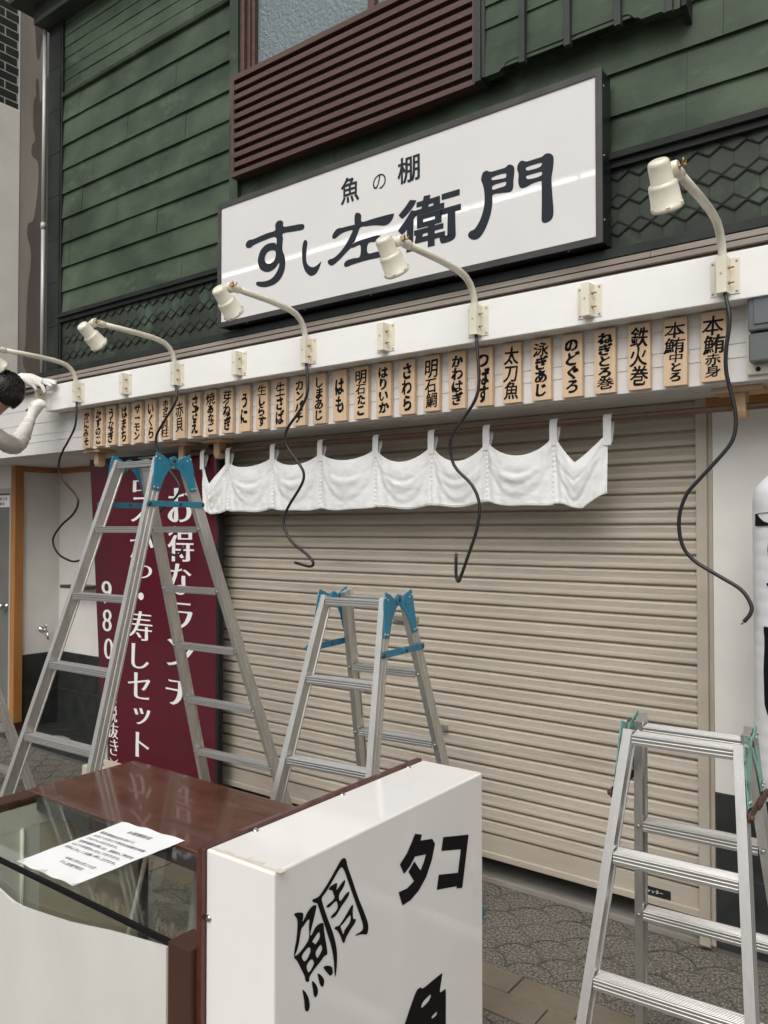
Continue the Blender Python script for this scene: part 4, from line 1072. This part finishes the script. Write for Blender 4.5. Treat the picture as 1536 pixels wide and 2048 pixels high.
for cz, up in ((.505, 1), (.142, -1)):                   # vertical brackets round 税抜き
    pts = [(-4.455 + .042 * t / 5 + (.022 if up < 0 else 0), cz + up * (.014 - .022 * (t / 5) ** 2)) for t in range(-5, 6)]
    for (xa, za), (xb, zb) in zip(pts[:-1], pts[1:]):
        mb.add([fb(xa, za), fb(xb, zb), fb(xb, zb + .007 * up), fb(xa, za + .007 * up)], [(0, 1, 2, 3)])
mb.build("lettering", M['white'], cl)

# ============================================================ TAP, DRAIN COVER, BEIGE BOX
tp = thing("water_tap", "small chrome tap on the white alcove wall beside the orange post", "tap", (-6.108, .32, .79))
mb = MB().rings((-6.108, .32, .79), (-6.03, .32, .79), [(0, .026), (.006, .026), (.010, .013), (.05, .012), (.06, .015), (.07, .012)], 16)
mb.tube([(-6.05, .32, .79), (-6.01, .312, .782), (-5.985, .305, .755), (-5.982, .303, .72)], [.011, .011, .010, .010], 12)
mb.build("spout", M['chrome'], tp)
MB().rings((-6.045, .32, .80), (-6.045, .32, .835), [(0, .008), (.02, .007), (.021, .012), (.03, .013), (.035, .008)], 12).tube([(-6.068, .32, .828), (-6.022, .32, .828)], .005).build("handle", M['chrome'], tp)
vs = [(-5.56 + .135 * math.cos(2 * math.pi * k / 28), .135 + .075 * math.sin(2 * math.pi * k / 28)) for k in range(28)]
tag(MB().prism(vs, 'z', .0245, .034).build("drain_cover", M['sill'], bevel=.002, loc=(-5.56, .135, .0245)), "pale oval drain cover on the dark alcove floor", "drain cover")
bx_ = thing("plastic_box", "beige plastic box standing on the paving in front of the maroon banner", "box", (-3.95, -.58, 0))
mb = MB().prism([(-4.07, 0.0), (-3.86, 0.0), (-3.88, .285), (-4.05, .285)], 'y', -.62, -.47)
mb.build("body", M['plastic'], bx_, bevel=.008)
MB().box(-3.99, -3.94, -.57, -.55, .2855, .288).build("slot", M['black'], bx_)
MB().prism([(-4.035, .285), (-4.010, .285), (-4.012, .365), (-4.022, .375), (-4.032, .365)], 'y', -.485, -.479).build("metal_tab", M['pipe'], bx_)

# ============================================================ METER BOX AND LANTERN (right edge)
mt = thing("electric_meter", "grey electricity meter box on the white siding at the right edge", "meter", (-.45, -.33, 2.12))
MB().box(-.636, -.28, -.320, -.3045, 2.118, 2.44).build("mounting_plate", M['cream'], mt, bevel=.003)
MB().box(-.618, -.30, -.375, -.3205, 2.150, 2.2455).build("lower_case", M['meter'], mt, bevel=.006)
MB().box(-.618, -.30, -.385, -.3205, 2.250, 2.44).build("case", M['meter'], mt, bevel=.006)
MB().box(-.598, -.32, -.390, -.3855, 2.27, 2.36).build("window", M['metercover'], mt, bevel=.003)
MB().rings((-.600, -.319, 2.134), (-.600, -.326, 2.134), [(0, .008), (.004, .008), (.006, .005)], 10).build("screw", M['black'], mt)
LC, LR = Vector((-.415, -.31, 0)), .205
ln = thing("paper_lantern", "tall white ribbed paper lantern with black brush letters at the right edge", "lantern", (LC.x, LC.y, .70))
prof = []
n = 23
for k in range(n * 6 + 1):
    f = k / (n * 6)
    t = abs(f * 2 - 1)
    r = LR * (1 - max(0, (t - .80) / .20) ** 2.4 * .44)
    prof.append((1.10 * f, r + .0013 * abs(math.sin(math.pi * k / 6)) - .0006))
body = MB().rings((LC.x, LC.y, .70), (LC.x, LC.y, 1.8), prof, 48).build("paper_body", M['lantern'], ln)
MB().rings((LC.x, LC.y, .665), (LC.x, LC.y, .70), [(0, .115), (.035, .118)], 32).rings((LC.x, LC.y, 1.8), (LC.x, LC.y, 1.84), [(0, .118), (.04, .115)], 32).build("lantern_cap", M['black'], ln)
MB().tube([(LC.x, LC.y, 1.84), (LC.x, LC.y, 2.1)], .004).build("hanger", M['black'], ln)
mb = MB()
def fl(u, v):
    a = R(215) + u / LR
    return (LC.x + (LR + .004) * math.cos(a), LC.y + (LR + .004) * math.sin(a), v)
for ch, z in (("す", 1.55), ("し", 1.15)):
    put_char(mb, ch, fl, .140, z, .36, .34, bold=(.035, .03), rough=.5, seed=3)
mb.build("lettering", M['ink'], body)

# ============================================================ STEP LADDERS
def ladder(label, x0, y0, phi, zt, e, dy, w0, dw, pz, hinge, stay, stay_i, feet):
    root = thing("step_ladder", label, "ladder", (x0, y0, 0), "aluminium step ladders", rz=phi)
    D, WD = .052, .0235
    n_tr = int((zt - .12) / pz)
    foot_i = (zt - .03) / pz
    prof = [(0, 0), (WD, 0), (WD, .009), (WD - .0016, .011), (WD - .0016, .018), (WD, .020), (WD, .031), (WD - .0016, .033), (WD - .0016, .041), (WD, .043), (WD, D), (0, D), (0, D - .006), (.0035, D - .008), (.0035, .008), (0, .006)]
    for sec in (-1, 1):
        ln_ = math.hypot(dy, pz)
        dv = Vector((0, pz / ln_, sec * dy / ln_))
        for side in (-1, 1):
            mb = MB()
            def pt(i, u, v):
                return Vector((side * (w0 + i * dw + u), sec * (e + i * dy), zt - i * pz)) + dv * v
            i0 = -.045
            vs = [pt(i0, u, v) for u, v in prof] + [pt(foot_i, u, v) for u, v in prof]
            n = len(prof)
            mb.add(vs, [(k, (k + 1) % n, n + (k + 1) % n, n + k) for k in range(n)])
            mb.f.append(list(range(n))); mb.sm.append(False); mb.f.append([n + k for k in range(n)]); mb.sm.append(False)
            rail = mb.build("rail", M['alu'], root, local=True)
            mb = MB()
            for i in range(n_tr + 1):
                c = pt(i, WD * .5, 0) + Vector((0, 0, -.014))
                mb.rings(c + dv * .001, c - dv * .004, [(0, .0062), (.003, .0062), (.0045, .0035)], 10)
            mb.build("rivet", M['steel'], rail, local=True)
            # foot
            a, b = pt((zt - .075) / pz, 0, 0), pt(zt / pz, 0, 0)
            mb = MB()
            q = [(-.004, -.003), (WD + .004, -.003), (WD + .004, D + .003), (-.004, D + .003)]
            vs = [pt((zt - .060) / pz, u, v) for u, v in q] + [pt((zt - .001) / pz, u, v) for u, v in q]
            for k in range(4, 8): vs[k].z = max(vs[k].z, .001)
            for k in range(4, 8): vs[k].z = .001
            mb.add(vs, [(0, 1, 5, 4), (1, 2, 6, 5), (2, 3, 7, 6), (3, 0, 4, 7), (3, 2, 1, 0), (4, 5, 6, 7)])
            mb.build("foot", feet, root, local=True, bevel=.002)
        for i in range(0, n_tr + 1):
            hw = w0 + i * dw - .0008
            y = sec * (e + i * dy); z = zt - i * pz
            H_ = .027
            t = [(y, z - .002), (y + .002, z)]
            for k in range(7):
                t += [(y + .006 + k * .0062, z), (y + .0075 + k * .0062, z - .0012), (y + .0090 + k * .0062, z - .0012), (y + .0100 + k * .0062, z)]
            t += [(y + .052, z), (y + .052, z - H_)]
            t += [(y + .049, z - H_), (y + .049, z - .005), (y + .004, z - .005), (y + .004, z - H_), (y, z - H_), (y, z - .019), (y + .0012, z - .0175), (y + .0012, z - .0135), (y, z - .012), (y, z - .010), (y + .0012, z - .0085), (y + .0012, z - .006), (y, z - .0045)]
            # tread as a channel: top skin, two flanges
            MB().prism(t, 'x', -hw, hw).build("tread", M['alux'], root, local=True)
    # hinge plates, stays
    yc = .026
    s = e / .0675
    Apoly = [(-.080, -.004), (-.066, .034), (-.030, .022), (-.004, .006), (.006, -.030), (-.030, -.075), (-.058, -.135), (-.094, -.130)]
    for side in (-1, 1):
        xo = side * (w0 + WD + .001)
        def plate(sg, x_in):
            yy = lambda y: (yc + y - yc) if sg < 0 else (2 * yc - y)
            pts = []
            for (y, z) in Apoly:
                y = y + (.0675 - e)
                off = max(0, -z / pz) * dw
                pts.append((yy(y), zt + z, off))
            vs = [(x_in + side * p[2], p[0], p[1]) for p in pts] + [(x_in + side * (p[2] + .0032), p[0], p[1]) for p in pts]
            n = len(pts)
            mb = MB().add(vs, [(k, (k + 1) % n, n + (k + 1) % n, n + k) for k in range(n)] + [tuple(range(n))[::-1], tuple(range(n, 2 * n))])
            arm_ = [(yy(.002 + (.0675 - e)), zt + .012), (yc + sg * .004, zt + .018), (yc - sg * .012, zt - .012), (yy(.0 + (.0675 - e)), zt - .040)]
            mb.prism(arm_, 'x', x_in + side * .0005, x_in + side * .0030)
            mb.rings((x_in - side * .002, yc, zt), (x_in + side * .006, yc, zt), [(0, .020), (.008, .020)], 20)
            # pressed ridge
            rp_ = [(yy(-.052 + (.0675 - e)), zt - .012), (yy(-.014 + (.0675 - e)), zt - .010), (yy(-.020 + (.0675 - e)), zt - .030), (yy(-.058 + (.0675 - e)), zt - .082)]
            mb.prism(rp_, 'x', x_in + side * .0055, x_in + side * .0085)
            h = mb.build("hinge_plate", hinge, root, local=True, bevel=.0012)
            mb = MB()
            for (y, z) in ((-.068, .012), (-.050, .004), (-.086, -.118), (-.068, -.121)):
                off = max(0, -z / pz) * dw
                c = Vector((x_in + side * (.003 + off), yy(y + (.0675 - e)), zt + z))
                mb.rings(c, c + Vector((side * .005, 0, 0)), [(0, .0055), (.003, .0055), (.0045, .003)], 10)
            mb.build("rivet", M['steel'], h, local=True)
        plate(-1, xo); plate(1, xo + side * .0015)
        mb = MB().rings((xo - side * .001, yc, zt), (xo + side * .010, yc, zt), [(0, .009), (.009, .009), (.011, .006)], 14)
        mb.build("pivot_bolt", M['rust'], root, local=True)
        zs = zt - stay_i * pz
        xs = side * (w0 + stay_i * dw + WD + .003)
        ya, yb = -(e + stay_i * dy) - .003 + .012, e + stay_i * dy + .044
        ym = ya + (yb - ya) * .56
        for (p, q, o_) in ((ya, ym + .014, 0), (ym - .014, yb, .0042)):
            n = 8
            pts = []
            for k in range(n + 1):
                a = math.pi / 2 + math.pi * k / n; pts.append((p + .0125 * math.cos(a), zs + .0125 * math.sin(a)))
            for k in range(n + 1):
                a = -math.pi / 2 + math.pi * k / n; pts.append((q + .0125 * math.cos(a), zs + .0125 * math.sin(a)))
            s0 = xs + side * o_
            st_ = MB().prism(pts, 'x', min(s0, s0 + side * .004), max(s0, s0 + side * .004)).build("stay", stay, root, local=True, bevel=.0012)
        mb = MB()
        for y in (ya, ym, yb):
            mb.rings((xs, y, zs), (xs + side * .0125, y, zs), [(0, .0075), (.0105, .0075), (.0125, .005)], 12)
        mb.build("stay_bolt", M['rust'], root, local=True)
    return root
LAD = dict(pz=.285)
ladder("tall six step aluminium ladder with blue hinges standing in front of the maroon banner", -2.974, -.998, .038, 1.896, .0675, .0915, .122, .0255, .285, M['blue'], M['blue'], .66, M['blue'])
ladder("four step aluminium ladder with blue hinges standing in front of the shutter's middle", -1.903, -.811, .090, 1.336, .069, .0845, .122, .0262, .285, M['blue'], M['blue'], .66, M['blue'])
ladder("low aluminium ladder with chipped mint hinges and rusty stays at the lower right", -.624, -1.080, .049, 1.064, .050, .080, .124, .0245, .285, M['mint'], M['rust'], .52, M['black'])
ladder("aluminium ladder under the worker, only one leg showing at the left edge", -4.72, -1.375, .0, 1.896, .0675, .0915, .122, .0255, .285, M['blue'], M['blue'], .66, M['darkmetal'])

# ============================================================ DISPLAY CASE
kc = thing("display_case", "brown topped glass display case with a white end sign reading 鯛 タコ in the foreground", "display case", (-1.8, -1.75, 0))
ZT = .752
MB().prism([(-2.505, -1.800), (-1.288, -1.800), (-1.288, -1.390), (-2.505, -1.390)], 'z', ZT - .022, ZT).build("top_board", M['varnish'], kc, bevel=.002)
MB().box(-2.505, -2.432, -2.13, -1.8005, .02, ZT - .0005).build("end_board", M['brown'], kc, bevel=.002)
MB().box(-1.357, -1.288, -2.135, -2.070, .02, ZT - .0005).build("corner_post", M['brown'], kc, bevel=.0015)
MB().prism([(-2.4315, -2.124), (-1.3575, -2.124), (-1.3575, -2.0685), (-1.2885, -2.0685), (-1.2885, -1.8005), (-2.4315, -1.8005)], 'z', ZT - .008, ZT - .0015).build("glass_top", M['pane'], kc)
MB().box(-2.4315, -1.3575, -2.133, -2.1245, ZT - .013, ZT - .0005).build("front_gasket", M['ink'], kc, bevel=.0015)
MB().box(-2.4315, -1.2885, -1.812, -1.8005, ZT - .045, ZT - .009).build("rear_gasket", M['darkmetal'], kc)
MB().box(-2.4315, -1.3575, -2.1235, -2.1185, .40, ZT - .0135).build("front_glass", M['pane'], kc)
curve = [(-2.505, .752), (-2.40, .737), (-2.28, .718), (-2.16, .700), (-2.046, .681), (-1.985, .669), (-1.957, .665), (-1.92, .665), (-1.864, .670), (-1.80, .677), (-1.719, .686), (-1.64, .699), (-1.561, .713), (-1.49, .723), (-1.436, .730), (-1.3575, .740)]
MB().prism([(-2.505, .02)] + curve + [(-1.3575, .02)], 'y', -2.139, -2.1335).build("front_panel", M['kpanel'], kc)
mb = MB().box(-2.4318, -2.428, -2.118, -1.80, .10, .728).box(-2.4318, -2.427, -2.0, -1.42, .66, .728)
mb.build("left_liner", M['kinner'], kc)
MB().box(-2.4318, -2.4285, -1.799, -1.42, .10, .659).build("left_liner", M['kinner2'], kc)
MB().box(-2.427, -1.2885, -2.118, -1.42, .08, .10).build("case_floor", M['kinner2'], kc)
mb = MB().box(-2.4315, -2.405, -1.425, -1.40, .10, .7285).box(-1.87, -1.845, -1.425, -1.40, .10, .66).box(-2.405, -1.2885, -1.425, -1.40, .665, .7285)
mb.build("rear_frame", M['darkmetal'], kc)
MB().box(-2.404, -1.2885, -1.4265, -1.4255, .672, .715).build("rail_strip", M['kinner'], kc)
MB().box(-2.404, -1.871, -1.416, -1.411, .10, .6645).box(-1.8445, -1.2885, -1.416, -1.411, .10, .6645).build("rear_glass", M['pane'], kc)
MB().tube([(-2.424, -1.86, .11), (-2.424, -1.86, .66)], .006).tube([(-2.30, -1.60, .10), (-2.24, -1.48, .70)], .008).tube([(-1.95, -1.62, .10), (-2.02, -1.47, .70)], .014).build("shelf_upright", M['kinner'], kc)
MB().box(-1.2875, -1.2725, -2.120, -1.330, .0, .957).build("edge_board", M['maroonedge'], kc, bevel=.002)
ls = MB().box(-1.2720, -1.080, -2.108, -1.326, .0, .951).build("light_sign", M['kwhite'], kc, bevel=.0045)
sc2 = MB()
for y in (-1.98, -1.69, -1.41): sc2.rings((-1.262, y, .951), (-1.262, y, .956), [(0, .0075), (.002, .0075), (.005, .004)], 14)
for z in (.815, .55): sc2.rings((-1.262, -2.108, z), (-1.262, -2.113, z), [(0, .0075), (.002, .0075), (.005, .004)], 14)
sc2.build("screw", M['chrome'], ls)
mb = MB()                                               # yellowed glue left along the front top edge
re_ = random.Random(8)
x = -1.262
while x < -1.085:
    w_ = re_.uniform(.006, .022)
    mb.box(x, x + w_ * .8, -2.1035 + re_.uniform(0, .003), -2.094 + re_.uniform(-.004, .012), .9512, .9516)
    x += w_
mb.build("glue_residue", M['glue'], ls)
kf = lambda u, v: (-1.0788, u, v)
mb = MB()
for k, loops in KIOSK_BRUSH.items(): outline(mb, loops, kf, 4)
for k, loops in KIOSK_BLOCK.items(): outline(mb, loops, kf, 4 if k == 'uo2' else 1)
mb.build("lettering", M['ink'], ls)
# notice lying on the glass
NC = [Vector((-2.004, -1.791, 0)), Vector((-1.750, -1.772, 0)), Vector((-1.742, -2.112, 0)), Vector((-1.982, -2.121, 0))]
def npt(u, v, off=0.0):
    p = (NC[0] * (1 - u) + NC[1] * u) * (1 - v) + (NC[3] * (1 - u) + NC[2] * u) * v
    e_ = min(u, 1 - u, v, 1 - v)
    z = ZT + .0012 + .0025 * max(0, mnoise.noise((u * 4, v * 5, 4)) + .1) + .0025 * max(0, .06 - min(v, 1 - v)) / .06 * (.5 + .5 * math.sin(u * 17))
    return (p.x, p.y, z + off)
nu = nv = 24
vs = [npt(i / nu, j / nv) for j in range(nv + 1) for i in range(nu + 1)]
pp = MB().add(vs, [(j * 25 + i, j * 25 + i + 1, (j + 1) * 25 + i + 1, (j + 1) * 25 + i) for j in range(nv) for i in range(nu)], True).build("notice_paper", M['paper'], loc=(-1.87, -1.95, ZT))
tag(pp, "white paper closure notice taped on the display case's glass top", "notice")
mb = MB()
rows = [(.13, .32, .082, "お客様各位"), (.262, .07, .060, "緊急事態宣言を受けて、"), (.330, .07, .060, "８月２０日より当店の営業を休業"), (.398, .07, .060, "させていただきます。"), (.466, .07, .060, "営業再開の際には、皆様のご来店を"),
        (.534, .07, .060, "心よりお待ちいたしております。"), (.602, .07, .060, "何卒よろしくお願い申し上げます。"), (.735, .34, .060, "令和３年８月２０日"), (.800, .38, .060, "すし左衛門店主")]
for v, u0, h, row in rows:
    for i, ch in enumerate(row):
        u = u0 + i * (h * .93) + .02
        put_char(mb, ch, lambda a, b: npt(a, b, .0012), u, v, h * .95, -h * .70, bold=(.012, .012))
mb.build("lettering", M['greyink'], pp)
for (u, v) in ((.0, .0), (1.0, .98), (.03, 1.0), (.45, 1.01)):
    c = Vector(npt(min(u, 1), min(v, 1)))
    MB().obb((c.x, c.y, c.z + .001), (.8, .6, 0), (-.6, .8, 0), (0, 0, 1), .016, .008, .0004).build("clear_tape", M['pane'], pp)

# ============================================================ WORKER
pr_ = thing("person", "worker in white arm covers and gloves bent over the bracket at the beam's end", "person", (-4.85, -.95, .76))
J = {}; E_ = []; LB = {}
def j(n, p, r, parent=None, lb='body'):
    J[n] = (Vector(p), r); LB[n] = lb
    if parent: E_.append((parent, n))
j('pelvis', (-4.83, -.965, 1.58), .125, None, 'leg')
j('waist', (-4.78, -.985, 1.75), .118, 'pelvis')
j('chest', (-4.69, -1.0, 1.97), .125, 'waist')
j('upper', (-4.655, -.955, 2.12), .105, 'chest')
j('neck', (-4.590, -.925, 2.235), .055, 'upper', 'skin')
j('head1', (-4.535, -.880, 2.325), .075, 'neck', 'skin')
j('head2', (-4.490, -.845, 2.400), .093, 'head1', 'skin')
j('head3', (-4.470, -.840, 2.440), .070, 'head2', 'skin')
j('shR', (-4.585, -.875, 2.150), .060, 'upper')
j('upR', (-4.630, -.780, 2.115), .062, 'shR', 'sleeve')
j('elR', (-4.703, -.665, 2.098), .058, 'upR', 'sleeve')
j('foR', (-4.745, -.595, 2.190), .052, 'elR', 'sleeve')
j('wrR', (-4.785, -.525, 2.296), .028, 'foR', 'sleeve')
j('paR', (-4.778, -.500, 2.345), .038, 'wrR', 'glove')
j('knR', (-4.775, -.485, 2.385), .036, 'paR', 'glove')
for n, a, b, c in (('i', (-4.800, -.478, 2.408), (-4.822, -.492, 2.402), (-4.822, -.508, 2.378)), ('m', (-4.776, -.464, 2.412), (-4.790, -.470, 2.418), (-4.806, -.488, 2.398)),
                   ('r', (-4.756, -.458, 2.404), (-4.762, -.450, 2.410), (-4.775, -.468, 2.396)), ('p', (-4.742, -.462, 2.388), (-4.744, -.452, 2.394), (-4.754, -.464, 2.380))):
    j('R' + n + '1', a, .0135, 'knR', 'glove'); j('R' + n + '2', b, .0125, 'R' + n + '1', 'glove'); j('R' + n + '3', c, .0110, 'R' + n + '2', 'glove')
j('Rt1', (-4.806, -.520, 2.355), .013, 'paR', 'glove'); j('Rt2', (-4.824, -.512, 2.375), .010, 'Rt1', 'glove')
j('shL', (-4.745, -.930, 2.190), .060, 'upper')
j('upL', (-4.86, -.800, 2.36), .050, 'shL', 'sleeve')
j('elL', (-4.950, -.640, 2.520), .052, 'upL', 'sleeve')
j('wrL', (-4.895, -.505, 2.562), .036, 'elL', 'sleeve')
j('paL', (-4.835, -.480, 2.548), .040, 'wrL', 'glove')
j('knL', (-4.800, -.470, 2.535), .033, 'paL', 'glove')
for n, a, b, c in (('i', (-4.768, -.468, 2.512), (-4.748, -.462, 2.484), (-4.744, -.456, 2.458)), ('m', (-4.755, -.456, 2.530), (-4.722, -.446, 2.512), (-4.690, -.440, 2.500)),
                   ('r', (-4.752, -.442, 2.540), (-4.710, -.432, 2.526), (-4.668, -.428, 2.512)), ('p', (-4.758, -.428, 2.545), (-4.722, -.416, 2.538), (-4.690, -.410, 2.530))):
    j('L' + n + '1', a, .0130, 'knL', 'glove'); j('L' + n + '2', b, .0118, 'L' + n + '1', 'glove'); j('L' + n + '3', c, .0100, 'L' + n + '2', 'glove')
j('Lt1', (-4.815, -.492, 2.510), .013, 'paL', 'glove'); j('Lt2', (-4.800, -.480, 2.478), .010, 'Lt1', 'glove')
for sd, dx in (('a', .085), ('b', -.085)):
    j('hip' + sd, (-4.85 + dx, -.955, 1.50), .088, 'pelvis', 'leg')
    j('knee' + sd, (-4.93 + dx, -.80, 1.17), .062, 'hip' + sd, 'leg')
    j('ankle' + sd, (-4.985 + dx, -.80, .845), .045, 'knee' + sd, 'leg')
    j('heel' + sd, (-4.99 + dx, -.80, .800), .042, 'ankle' + sd, 'shoe')
    j('toe' + sd, (-4.99 + dx, -.70, .790), .032, 'heel' + sd, 'shoe')
names = list(J)
me = bpy.data.meshes.new("body")
off = Vector(pr_.location)
me.from_pydata([J[n][0] - off for n in names], [(names.index(a), names.index(b)) for a, b in E_], [])
bo = bpy.data.objects.new("body", me); COL.objects.link(bo)
sk = bo.modifiers.new("skin", 'SKIN'); sk.use_smooth_shade = True
if not me.skin_vertices: me.skin_vertices.new()
for k, n in enumerate(names):
    r = J[n][1]; me.skin_vertices[0].data[k].radius = (r, r)
    me.skin_vertices[0].data[k].use_root = (n == 'pelvis')
sb = bo.modifiers.new("sub", 'SUBSURF'); sb.levels = 2; sb.render_levels = 2
bpy.context.view_layer.update()
em = bpy.data.meshes.new_from_object(bo.evaluated_get(bpy.context.evaluated_depsgraph_get()))
bpy.data.objects.remove(bo)
body = bpy.data.objects.new("body", em); COL.objects.link(body); body.parent = pr_
for v_ in em.vertices:                                   # wrinkled cloth on the arms
    best = (9, None, 0)
    for a, b in E_:
        pa_, pb_ = J[a][0] - off, J[b][0] - off
        ab = pb_ - pa_; t = max(0, min(1, (v_.co - pa_).dot(ab) / max(ab.length_squared, 1e-9)))
        dd_ = (pa_ + ab * t - v_.co).length
        if dd_ < best[0]: best = (dd_, LB[b], t * ab.length)
    if best[1] == 'sleeve':
        c = v_.co
        v_.co = c + v_.normal * (.0050 * mnoise.noise(c * 24) + .0034 * math.sin(best[2] * 150 + 5 * mnoise.noise(c * 14)))
em.materials.clear()
order = ['body', 'skin', 'sleeve', 'glove', 'leg', 'shoe']
for k, m_ in zip(order, ('shirt', 'skin', 'sleeve', 'sleeve', 'trousers', 'black')): em.materials.append(M[m_])
segs = [(J[a][0] - off, J[b][0] - off, LB[b]) for a, b in E_]
for p in em.polygons:
    p.use_smooth = True
    c = p.center; best = (9, 'body')
    for a, b, lb in segs:
        ab = b - a; t = max(0, min(1, (c - a).dot(ab) / max(ab.length_squared, 1e-9)))
        dd_ = (a + ab * t - c).length
        if dd_ < best[0]: best = (dd_, lb)
    p.material_index = order.index(best[1])
# hair: a thick cap of short black hair
hc = Vector((-4.487, -.858, 2.398))
mb = MB()
rh = random.Random(4)
fwd = Vector((.12, .86, -.45)).normalized(); upv = Vector((.25, .42, .88)).normalized(); upv = (upv - fwd * upv.dot(fwd)).normalized(); rt = fwd.cross(upv)
n, m_ = 40, 22
vs, fs = [], []
for jj in range(m_ + 1):
    a = math.pi * jj / m_
    for k in range(n):
        w_ = 2 * math.pi * k / n
        dx_, dy_, dz_ = math.sin(a) * math.cos(w_), math.sin(a) * math.sin(w_), math.cos(a)
        lim = 1.0
        r = .112 + .006 * mnoise.noise((dx_ * 7, dy_ * 7, dz_ * 7)) + .003 * math.sin(w_ * 23)
        p = rt * dx_ * r * .86 + fwd * dy_ * r * 1.03 + upv * dz_ * r
        # pull the cap in under face and nape
        if dz_ < -.60 and dy_ > -.1: p = p * (.70 if dz_ < -.78 else .88)
        vs.append(hc + p)
for jj in range(m_):
    for k in range(n): fs.append((jj * n + k, (jj + 1) * n + k, (jj + 1) * n + (k + 1) % n, jj * n + (k + 1) % n))
mb.add(vs, fs, True)
for t in range(260):                                     # loose locks
    a, w_ = rh.uniform(.15, 1.9), rh.uniform(0, 6.28)
    dv_ = rt * math.sin(a) * math.cos(w_) * .86 + fwd * math.sin(a) * math.sin(w_) + upv * math.cos(a)
    p = hc + dv_ * .108
    tang = (fwd * rh.uniform(-.1, .5) - upv * rh.uniform(.3, .9) + rt * rh.uniform(-.3, .3)); tang = (tang - dv_ * tang.dot(dv_)).normalized()
    mb.tube([p, p + tang * .022 + dv_ * .006, p + tang * .048 + dv_ * .002], [.0030, .0026, .0006], 4)
mb.build("hair", M['hair'], pr_)
mb = MB()
for q0, q1 in ((Vector((-4.745, -.595, 2.190)), Vector((-4.785, -.525, 2.296))),):
    ax_ = (q1 - q0).normalized()
    for t in (.070, .082, .094): mb.rings(q0 + ax_ * t, q0 + ax_ * (t + .012), [(0, .034), (.003, .0405 - t * .05), (.009, .0400 - t * .05), (.012, .034)], 24)
mb.build("glove_cuff", M['sleeve'], pr_)
tl = MB().tube([(-4.838, -.530, 2.346), (-4.822, -.512, 2.366), (-4.800, -.495, 2.382)], .0052, 10).tube([(-4.800, -.495, 2.382), (-4.745, -.462, 2.418)], .0026, 8)
tag(tl.build("screwdriver", M['darkmetal'], loc=(-4.82, -.51, 2.37)), "slim dark screwdriver held in the worker's lower gloved hand", "screwdriver")
rl = MB().box(-4.748, -4.664, -.452, -.4485, 2.4545, 2.469)
tag(rl.build("steel_ruler", M['pipe'], loc=(-4.70, -.45, 2.46)), "short grey metal ruler held flat on the beam under the worker's upper glove", "ruler")
